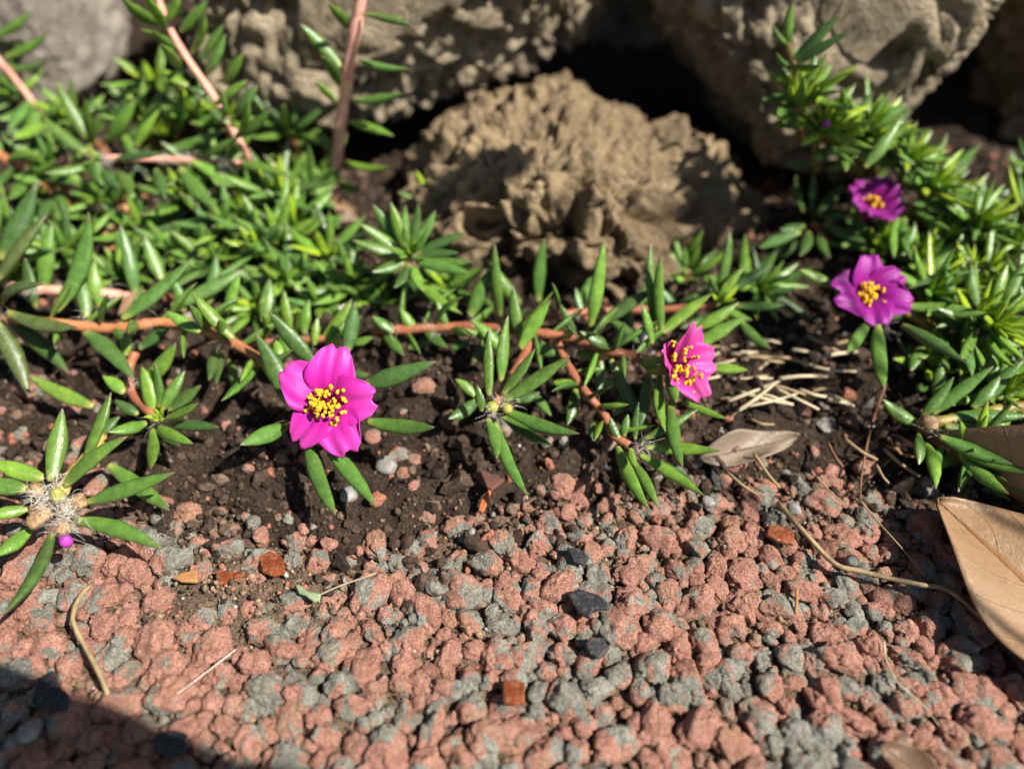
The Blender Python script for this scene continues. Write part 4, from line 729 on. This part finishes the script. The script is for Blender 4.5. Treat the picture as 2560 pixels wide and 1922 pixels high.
leaves(T, [(910, 35, 1030, 66, 30, 20, 'g', 77), (900, 150, 1026, 172, 32, 15, 'g', 64), (880, 252, 1008, 234, 38, 25, 'g', 51), (875, 304, 985, 341, 34, 10, 'b', 45), (860, 403, 981, 413, 30, 15, 'b', 31), (852, 168, 750, 60, 38, 45, 'm', 62), (842, 260, 788, 206, 34, 40, 'b', 50), (836, 380, 790, 330, 34, 35, 'm', 34), (850, 215, 800, 140, 34, 45, 'd', 56), (840, 450, 900, 480, 34, 5, 'm', 22), (885, 80, 820, 10, 36, 45, 'm', 70), (830, 440, 780, 420, 34, 30, 'b', 24)], 50, 0.022)
Nn = sprig('dark green rosette at the foot of the pitted rock, by the bare pink stem', pz(1010, 700, .003))
stem(Nn, [pz(880, 690, .010), pz(950, 670, .020), pz(1029, 636, .029)], 0.0013, 'v')
leaves(Nn, [(1035, 620, 1088, 526, 34, 45, 'm'), (1022, 615, 1014, 514, 32, 60, 'm'), (1010, 620, 975, 503, 36, 58, 'b'), (1040, 635, 1166, 581, 36, 22, 'd'), (1045, 640, 1146, 632, 30, 15, 'd'), (1028, 615, 1046, 507, 30, 62, 'd'), (1040, 655, 1174, 684, 38, 5, 'm'), (1045, 648, 1182, 654, 36, 8, 'm'), (1000, 630, 900, 560, 38, 35, 'b'), (1005, 640, 880, 600, 38, 25, 'm'), (1010, 655, 930, 680, 36, 5, 'm'), (1020, 660, 985, 720, 36, 0, 'd'), (1035, 665, 1060, 730, 36, 0, 'b'), (1000, 610, 930, 510, 36, 45, 'm')], 29, 0.021)
rosette(Nn, pz(1028, 636, .0295), (0.1, -.5, .8), 10, 0.009, 0.0020, (8, 45), 'bm', 2); hairs(Nn, pz(1027, 640, .030), 20, 0.003)
N2 = sprig('small lime tuft close against the pitted rock', pz(1080, 560, .004))
c = pz(1088, 500, .024); stem(N2, [pz(1080, 570, .006), c - Vector((0, 0, .006)), c], 0.0011, 'v'); rosette(N2, c, (0.15, -.4, 1), 13, 0.0135, 0.0028, (10, 75), 'bm', 7)
fills = [(640, 620, 22, (-.2, -.3, 1), 'leafy tuft filling the clump left of the pink stem foot'), (720, 700, 16, (.2, -.4, 1), 'low leafy tuft behind the short pale side shoot'), (560, 560, 24, (0, -.3, 1), 'leafy tuft in the middle of the clump'), (470, 500, 24, (-.3, -.2, 1), 'dim leafy tuft under the high level woolly shoot'),
         (740, 560, 22, (.3, -.4, 1), 'glossy leaf tuft beside the foot of the bare pink stem'), (880, 720, 14, (.3, -.5, 1), 'low glossy leaf tuft under the dark green rosette'), (700, 480, 28, (.2, -.2, 1), 'leaf tuft near the base of the slanting pink stem'), (350, 290, 40, (-.1, -.2, 1), 'broad leaf tuft behind the woolly heart'), (560, 300, 36, (.1, -.3, 1), 'leaf tuft halfway up the slanting pink stem'),
         (180, 300, 34, (-.2, -.2, 1), 'leaf tuft in front of the dark gap by the grey rock'), (20, 560, 26, (-.2, -.3, 1), 'dark leaf tuft below the orange stem'), (640, 180, 48, (.2, -.1, 1), 'leaf tuft beside the grey brown rock'), (540, 60, 56, (.1, -.2, 1), 'uppermost leaf tuft over the slanting pink stem'), (820, 640, 18, (.1, -.5, 1), 'leafy tuft before the foot of the bare pink stem'),
         (430, 620, 14, (0, -.4, 1), 'broad leaf tuft behind the orange stem'), (40, 240, 38, (-.3, -.2, 1), 'leaf tuft against the smooth grey rock'), (640, 770, 10, (0, -.4, 1), 'low tuft at the bend of the orange stem'), (30, 680, 18, (0, -.3, 1), 'leaf tuft where the orange stem enters'), (300, 690, 14, (0, -.3, 1), 'pale leaf tuft standing over the orange stem'), (950, 760, 10, (.2, -.5, 1), 'small tuft at the start of the long middle shoot'),
         (120, 420, 30, (-.3, -.3, 1), 'leafy tuft in the gap between the orange stem and the woolly heart'), (390, 210, 44, (0, -.3, 1), 'leaf tuft before the black gap between the left rocks'), (250, 500, 22, (-.1, -.3, 1), 'dusky leaf tuft around the orange dry leaflets'), (520, 440, 28, (.1, -.3, 1), 'leafy tuft under the bend of the woolly shoot'), (610, 520, 24, (0, -.4, 1), 'glossy tuft between the slanting pink stem and the bare one'),
         (780, 470, 24, (-.1, -.4, 1), 'small tuft leaning on the bare pink stem'), (690, 600, 22, (.1, -.4, 1), 'narrow leaved tuft in front of the bare pink stem'), (530, 660, 16, (-.1, -.4, 1), 'leafy tuft above the joint of the orange stem'), (800, 760, 12, (.1, -.4, 1), 'low dim tuft beyond the wide open flower'), (160, 620, 20, (0, -.3, 1), 'upright tuft of broad leaves over the pinkish red stem'),
         (60, 130, 46, (-.2, -.2, 1), 'leaf tuft hanging before the smooth grey rock'), (480, 290, 38, (.2, -.3, 1), 'bright tuft beside the middle of the slanting pink stem'), (720, 330, 34, (.2, -.3, 1), 'leafy tuft at the foot of the grey brown rock'), (350, 570, 18, (0, -.3, 1), 'pale tuft between the orange leaflets and the middle of the clump'), (1120, 720, 14, (.1, -.5, 1), 'leaf tuft below the dark green rosette'),
         (1720, 690, 12, (.2, -.4, 1), 'dim tuft between the pitted rock and the leaf star'), (1900, 720, 14, (.3, -.5, 1), 'dim tuft between the leaf star and the open purple flower')]
for k, (u, v_, h, ax, lab) in enumerate(fills):
    s = sprig(lab, pz(u, v_, .003)); c = pz(u, v_, h * MM); ax = (ax[0] + random.uniform(-.2, .2), ax[1] + random.uniform(-.2, .15), 1); foot = Vector((c.x + random.uniform(-.006, .006), c.y + .010, 0.004))
    stem(s, [foot, (foot + c) / 2 + Vector((0, .002, 0)), c], 0.0012, random.choice('rvo')); rosette(s, c, ax, 13 if h > 15 else 16, random.uniform(.0155, .0190) if h > 15 else .0150, 0.0036 if h > 15 else 0.0030, (18, 85), 'dmbbbg', random.choice((0, 0, 2, 4)))
    shoot_leaves(s, [foot, (foot + c) / 2, c], 7, 0.0155, 0.0033, cols='dmmbg')
    hairs(s, c, 14, 0.003)
# pinkish red stem piece crossing behind the orange one
X = sprig('short pinkish red stem lying above the orange stem', pz(60, 725, .004))
stem(X, [pz(20, 715, .020), pz(60, 722, .021), pz(130, 726, .021), pz(215, 728, .020), pz(290, 736, .018), pz(340, 745, .014)], 0.0014, 'k'); hairs(X, pz(90, 726, .0225), 40, 0.004); hairs(X, pz(270, 730, .020), 40, 0.004)

# ------------------------------------------------------------------ dry leaves
def dry_leaf(name, label, base, tip, half, z0, z1, mat, fold=0.12, curl=0.0, up=(0, 0, 1), wave=0.001, seed=1, tw=0.0, group=None):
    """a whole leaf from base to tip (world points), half = half width in metres"""
    base = Vector(base); tip = Vector(tip); ax = tip - base; L = ax.length; ax.normalize(); upv = Vector(up); upv = (upv - ax * upv.dot(ax)).normalized(); sd_ = ax.cross(upv)
    if tw: M = Matrix.Rotation(tw, 3, ax); upv = M @ upv; sd_ = M @ sd_
    nt_, nq = 34, 17; vs, uv = [], []
    for i in range(nt_):
        t = i / (nt_ - 1); w = half * (math.sin(math.pi * min(1, max(0, t)) ** 0.85) ** 0.75) + 0.0002
        for j in range(nq):
            q = j / (nq - 1) * 2 - 1; s_ = q * w
            z = fold * abs(s_) + curl * s_ * s_ / half + wave * math.sin(t * 9 + q * 2 + seed) * abs(q) + 0.18 * L * curl * (t - .5) ** 2
            vs.append(ax * (t * L) + sd_ * s_ + upv * z); uv.append((q * 0.5 + 0.5, t))
    idx = np.arange(nt_ * nq).reshape(nt_, nq)
    fs = [[int(idx[a, b]), int(idx[a, b + 1]), int(idx[a + 1, b + 1]), int(idx[a + 1, b])] for a in range(nt_ - 1) for b in range(nq - 1)]
    o = mesh_obj(name, vs, fs, mat, None, base, True, uv); md = o.modifiers.new('thickness', 'SOLIDIFY'); md.thickness = 0.00035; md.offset = 0
    return tag(o, label, 'leaf', group)
def poly_flake(name, label, cat, pts, z, th, mat, group=None, tilt=0.0):
    w = [pz(u, v_, z) for u, v_ in pts]; c = sum(w, Vector()) / len(w); n = len(w); vs = []
    for lv in (0, 1):
        for p in w:
            q = (p - c) * (0.94 if lv else 1.0); vs.append(q + Vector((0, 0, (th if lv else 0) + tilt * q.x)))
    fs = [[i, (i + 1) % n, n + (i + 1) % n, n + i] for i in range(n)] + [list(range(n))[::-1], [n + i for i in range(n)]]
    o = mesh_obj(name, vs, fs, mat, None, c, False); bv_ = o.modifiers.new('edge', 'BEVEL'); bv_.width = th * 0.3; bv_.segments = 2; return tag(o, label, cat, group)
dry_leaf('dry_leaf', 'large tan dry leaf with a pointed tip lying on the red gravel', pz(2950, 1810, .004), pz(2340, 1250, .009), 0.0195, 0, 0, M_DRY, 0.22, 0.10, (0.05, -.1, 1), 0.0022, 2)
dry_leaf('dry_leaf', 'curled tan dry leaf tucked behind the large pointed one', pz(2800, 1400, .008), pz(2270, 1085, .007), 0.0105, 0, 0, M_DRY, 0.5, 0.9, (0.2, .5, 1), 0.0010, 5, 0.35)
dry_leaf('dry_leaf', 'bleached grey brown leaf scrap on the soil, striped by shadows', pz(1745, 1150, .0050), pz(1990, 1095, .0050), 0.0040, 0, 0, M_DRYG, 0.30, 0.5, (0.1, -.35, 1), 0.0016, 7)
dry_leaf('dry_leaf', 'small orange brown leaf scrap on the soil by the low leafy shoot', pz(2205, 1098, .006), pz(2300, 1142, .007), 0.0022, 0, 0, M_DRYO, 0.2, 0.4, (0, -.4, 1), 0.0004, 9)
dry_leaf('dry_leaf', 'small brown dry leaf scrap among the gravel far below the large pointed leaf', pz(2340, 1965, .003), pz(2200, 1862, .004), 0.0034, 0, 0, M_DRYD, 0.25, 0.3, (0.1, -.3, 1), 0.0008, 4)
for k, (a, b, w, lab) in enumerate([((283, 468), (287, 548), .0026, 'upper orange dry leaflet hanging under the woolly heart'), ((283, 566), (288, 640), .0030, 'lower orange dry leaflet hanging above the orange stem'), ((318, 470), (330, 545), .0020, 'narrow orange dry leaflet beside the upper one')]):
    p0 = pz(a[0], a[1], .020); p1 = solve_tip(p0, b[0], b[1], -35, .02); dry_leaf('dry_leaflet', lab, p0, p1, w, 0, 0, M_DRYO, 0.1, 0.3, (0, -.8, .5), 0.0002, k)
for k in range(12):
    u = random.uniform(330, 860); v_ = random.uniform(470, 760); p0 = pz(u, v_, random.uniform(.012, .022)); a = random.uniform(0, 6.28)
    dry_leaf('dry_leaflet', 'withered brown leaflet caught low in the leafy clump', p0, p0 + Vector((math.cos(a) * .010, math.sin(a) * .008, -.004)), 0.0015, 0, 0, random.choice([M_DRYO, M_DRY, M_DRYG]), 0.2, 0.4, (0, -.6, .7), 0.0004, k, group='withered leaflets in the clump')
# ------------------------------------------------------------------ straws, twigs, flakes, stones
def stick(name, label, cat, pts, r, mat, group=None, taper=0.8, flat=1.0, per=5):
    o = tube(name, [pz(u, v_, z * MM) for u, v_, z in pts], r, mat, None, 8, 0.10, per, flat, taper); return tag(o, label, cat, group)
stick('dry_grass_stem', 'long jointed straw stem running to the large tan leaf', 'straw', [(1945, 1256, 4.5), (2010, 1330, 5.5), (2086, 1408, 5), (2151, 1427, 5.5), (2230, 1446, 6), (2305, 1462, 6), (2375, 1477, 6), (2475, 1560, 5)], 0.00062, M_STRAW)
stick('dry_twig', 'bent pale twig standing on the red gravel', 'twig', [(232, 1458, 5), (200, 1490, 6.5), (181, 1548, 7), (216, 1621, 6.5), (247, 1679, 6), (266, 1725, 5), (280, 1778, 2)], 0.00046, M_STRAW, taper=1.15, per=2)
stick('grass_blade', 'thin curved straw lying flat on gravel below the large tan leaf', 'straw', [(2209, 1601, 4), (2217, 1655, 4), (2247, 1709, 4), (2305, 1759, 4), (2348, 1813, 3.5)], 0.00022, M_PALESTRAW, taper=0.5)
stick('grass_blade', 'thin brown straw crossing the soil edge above the jointed stem', 'straw', [(2150, 1250, 5), (2200, 1310, 5), (2250, 1365, 5), (2305, 1431, 4.5)], 0.00025, M_STRAW, taper=0.5)
stick('fibre', 'fine white fibre stretched over the red gravel', 'fibre', [(590, 1622, 4), (505, 1688, 4.5), (425, 1746, 3.8)], 0.00009, M_HAIR)
stick('grass_blade', 'straight pale straw beside the scrap of lichen', 'straw', [(795, 1488, 4), (850, 1464, 4.5), (940, 1432, 5)], 0.00022, M_PALESTRAW, taper=0.6)
stick('grass_blade', 'upright little orange splinter on the gravel below the jointed stem', 'straw', [(1992, 1472, 4), (1992, 1500, 3.8), (1989, 1535, 3)], 0.00030, M_ORANGE, taper=1.3)
stick('root', 'thin brown root on the soil beneath the open purple flower', 'root', [(2215, 960, 9), (2180, 1060, 8), (2155, 1180, 6), (2150, 1250, 5)], 0.00030, M_BARK)
stick('fibre', 'fine brown fibre over the soil by the small bright rosette', 'fibre', [(70, 1000, 8), (100, 970, 9), (140, 930, 10), (190, 890, 10)], 0.00008, M_BARK)
for k in range(34):
    u = random.uniform(1760, 2120); v_ = random.uniform(850, 1010); a = random.uniform(-0.5, 0.35) + (0.4 if u < 1900 else 0); l_ = random.uniform(50, 140); z = random.uniform(7, 11)
    stick('straw', 'bleached straw in the litter between the sideways flower and the purple one', 'straw', [(u - l_ / 2 * math.cos(a), v_ + l_ / 2 * math.sin(a), z), (u, v_ + random.uniform(-4, 4), z + 1), (u + l_ / 2 * math.cos(a), v_ - l_ / 2 * math.sin(a), z)], random.uniform(.0003, .0006), random.choice([M_PALESTRAW, M_PALESTRAW, M_STRAW]), 'straws in the litter', 0.8)
for k in range(10):
    u = random.uniform(1850, 2280); v_ = random.uniform(1020, 1230); a = random.uniform(-1.2, 0.3); l_ = random.uniform(50, 120); z = random.uniform(6, 8)
    stick('straw', 'brown straw on dark soil above the jointed stem', 'straw', [(u - l_ / 2 * math.cos(a), v_ + l_ / 2 * math.sin(a), z), (u, v_ + 5, z + 1), (u + l_ / 2 * math.cos(a), v_ - l_ / 2 * math.sin(a), z)], random.uniform(.0002, .0005), random.choice([M_STRAW, M_BARK]), 'brown straws on the soil', 0.8)
def zpx(o, pts, k=0.3853): return [(o[0] + a * k, o[1] + b * k) for a, b in pts]
poly_flake('tar_flake', 'black angular flake with a broken corner on the red gravel', 'flake', zpx((1280, 1282), [(350, 520), (430, 495), (560, 540), (620, 590), (625, 640), (530, 640), (500, 695), (425, 650)]), .0040, .0009, M_BLACK, tilt=0.1)
poly_flake('tar_flake', 'black five sided flake on the red gravel below the larger angular one', 'flake', zpx((1280, 1282), [(470, 870), (500, 815), (600, 810), (628, 890), (570, 955), (500, 925)]), .0042, .0010, M_BLACK, tilt=-0.1)
poly_flake('tar_flake', 'black chip at the soil edge above the larger angular flake', 'flake', zpx((1280, 1282), [(350, 230), (430, 235), (500, 290), (480, 350), (400, 330)]), .0036, .0008, M_BLACK)
poly_flake('tar_flake', 'black flake in the shade at the foot of the bent twig', 'flake', zpx((0, 1282), [(250, 1080), (350, 1020), (400, 1130), (460, 1190), (440, 1290), (300, 1300), (210, 1240)]), .0042, .0010, M_BLACK)
poly_flake('tar_flake', 'bluish black flake lying in the deep shadow', 'flake', zpx((0, 1282), [(1000, 1440), (1130, 1410), (1230, 1440), (1220, 1560), (1120, 1600), (990, 1550)]), .0042, .0010, M_BLACK, tilt=0.1)
poly_flake('glass_shard', 'rust red squarish glassy shard in the red gravel', 'shard', zpx((640, 1282), [(1600, 1090), (1690, 1085), (1745, 1110), (1745, 1255), (1690, 1255), (1600, 1240)]), .0040, .0009, M_RUST, tilt=0.15)
poly_flake('glass_shard', 'orange red glassy shard at the soil edge', 'shard', zpx((640, 1282), [(20, 290), (90, 250), (180, 300), (200, 400), (120, 425), (40, 390)]), .0036, .0009, M_RUST, tilt=0.1)
poly_flake('glass_shard', 'dark red triangular chip beside the orange chip', 'shard', zpx((0, 1282), [(1400, 385), (1610, 390), (1540, 450), (1410, 480)]), .0036, .0008, M_RUST)
poly_flake('wood_chip', 'orange chip of wood in the sandy gravel', 'chip', zpx((0, 1282), [(1120, 430), (1180, 395), (1290, 375), (1285, 460), (1180, 455)]), .0036, .0008, M_ORANGE)
poly_flake('wood_chip', 'pale wedge of wood on soil between the open flower and the woolly star', 'chip', zpx((640, 640), [(830, 700), (860, 670), (960, 650), (990, 670), (960, 710), (860, 735)]), .0055, .0012, M_PALESTRAW)
poly_flake('wood_chip', 'brown flat chip on the soil beside the jointed straw', 'chip', zpx((1920, 1200), [(0, 300), (90, 310), (170, 360), (165, 430), (60, 410), (-20, 370)]), .0040, .0010, M_RUST)
poly_flake('bark_flake', 'dull maroon bark flake on the soil under the woolly star', 'flake', zpx((640, 640), [(1380, 1420), (1480, 1400), (1620, 1460), (1530, 1530), (1460, 1490)]), .0050, .0008, plain('maroon_bark', (0.13, 0.055, 0.04), 0.7))
poly_flake('wood_chip', 'thin orange red splinter on the soil under the woolly star', 'chip', zpx((640, 640), [(1440, 1661), (1460, 1590), (1510, 1520), (1530, 1530), (1500, 1620), (1470, 1680)]), .0048, .0008, plain('orange_red_splinter', (0.46, 0.13, 0.05), 0.6))
lich = poly_flake('lichen', 'small pale green scrap of lichen on the gravel', 'lichen', zpx((640, 1282), [(255, 470), (290, 475), (340, 515), (425, 530), (420, 570), (380, 585), (320, 540), (280, 530)]), .0044, .0006, M_LICHEN)
for i, (u, v_, r, z, lab) in enumerate([(967, 1164, 24, 5, 'whitish oval stone on the soil below the wide open flower'), (871, 1237, 22, 4.5, 'pale grey stone under the two downward leaves of the wide open flower'), (1086, 868, 30, 8, 'orange and white stone behind the wide open flower'), (1180, 1328, 10, 3.5, 'tiny white stone at the soil edge'), (945, 1352, 14, 3.5, 'tiny bluish white stone at the soil edge'), (1590, 1058, 18, 8, 'pale stone under the thin reddish shoot'), (70, 1830, 22, 3.5, 'bluish white stone in the shadow'), (1985, 1270, 16, 4, 'white stone beside the top end of the jointed straw'), (2130, 1400, 14, 4, 'grey white stone under the jointed straw'), (1770, 1255, 16, 5, 'pale grey stone below the thin reddish shoot')]):
    p = pz(u, v_, z * MM); w, f = lump(3, 700 + i, 0.2); o = mesh_obj('stone', w * np.array([1.1, 1, .8]) * (r / F * (p - CO).length), f, M_ORANGE if i == 2 else M_WHITE, None, p); tag(o, lab, 'stone', 'small pale stones')

# ------------------------------------------------------------------ foliage added outside the frame, standing in for the phone that shades the corner
cpt = pz(130, 1880, 0.0); k_ = 0.30; sc_ = cpt + SUN * k_
shade_caster = tag(empty('shade_caster', (0.62, -0.18, 0)), 'leafy branch added out of view to shade the corner and the rocks', 'shade_caster')
tube('caster_trunk', [(0.62, -0.18, 0), (0.55, -0.17, 0.12), (0.40, -0.12, 0.24), (sc_.x + 0.10, sc_.y - 0.02, sc_.z + .02), (sc_.x, sc_.y, sc_.z)], 0.004, M_BARK, shade_caster, taper=0.35)
def caster_leaf(p0, p1, half):
    base = Vector(p0); tip = Vector(p1); ax = tip - base; L = ax.length; ax.normalize(); sd_ = ax.cross(SUN).normalized(); up = sd_.cross(ax); vs = []; nt_, nq = 14, 7
    for i in range(nt_):
        t = i / (nt_ - 1); w = half * math.sin(math.pi * t ** 0.8) ** 0.8 + 0.0003
        for j in range(nq): q = j / (nq - 1) * 2 - 1; vs.append(ax * (t * L) + sd_ * (q * w) + up * (0.15 * abs(q) * w))
    idx = np.arange(nt_ * nq).reshape(nt_, nq); fs = [[int(idx[a, b]), int(idx[a, b + 1]), int(idx[a + 1, b + 1]), int(idx[a + 1, b])] for a in range(nt_ - 1) for b in range(nq - 1)]
    o = mesh_obj('leaf', vs, fs, M_CASTER, shade_caster, base - Vector(shade_caster.location)); md = o.modifiers.new('thickness', 'SOLIDIFY'); md.thickness = 0.0004
def lift(u, v_, k=k_): return pz(u, v_, 0.001) + SUN * k
caster_leaf(lift(-330, 1885), lift(190, 1750), 0.013); caster_leaf(lift(-200, 1985), lift(400, 1830), 0.013); caster_leaf(lift(-100, 2085), lift(610, 1925), 0.014); caster_leaf(lift(-400, 1960), lift(330, 1950), 0.014); caster_leaf(lift(-250, 2150), lift(300, 2100), 0.02)
for (u, v_, y_, half, L_) in ((1150, 520, .20, .008, .05), (1780, 560, .20, .012, .05), (1760, 120, .25, .012, .06)):  # leaves added on the sun's path to dapple the rocks with shade
    p = py(u, v_, y_) + SUN * 0.42; caster_leaf(p - Vector((.02, .0, .01)), p + Vector((.02, .01, .01)), half)
    tube('twig', [(0.40, -0.12, 0.26), (Vector((0.40, -0.12, 0.26)) + p) / 2 + Vector((0, 0, .03)), p - Vector((.02, .0, .01))], 0.0012, M_BARK, shade_caster, seg=5, per=4)
# a larger unseen leaf mass, added to block sky light beside the camera
sky_blocker = tag(empty('shade_caster', (-0.55, -0.30, 0)), 'unseen leaf mass added opposite the rocks to block sky light', 'shade_caster'); rs = random.Random(5)
tube('caster_trunk', [(-0.55, -0.30, 0), (-0.53, -0.28, 0.2), (-0.50, -0.24, 0.42), (-0.45, -0.22, 0.7)], 0.009, M_BARK, sky_blocker, taper=0.4)
shade_caster = sky_blocker
for i in range(120):
    p0 = Vector((rs.uniform(-0.75, -0.22), rs.uniform(-0.55, 0.10), rs.uniform(0.15, 0.75))); a = rs.uniform(0, 6.28)
    if i % 3 == 0: p0 = Vector((rs.uniform(-0.45, 0.0), rs.uniform(-0.65, -0.25), rs.uniform(0.22, 0.7)))
    c0 = Vector((-0.50, -0.25, p0.z - 0.05)); tube('twig', [c0, (c0 + p0) / 2 + Vector((0, 0, .02)), p0], 0.002, M_BARK, sky_blocker, seg=5, per=3)
    caster_leaf(p0, p0 + Vector((math.cos(a) * .11, math.sin(a) * .11, rs.uniform(-.05, .02))), 0.03)
bpy.context.view_layer.update()
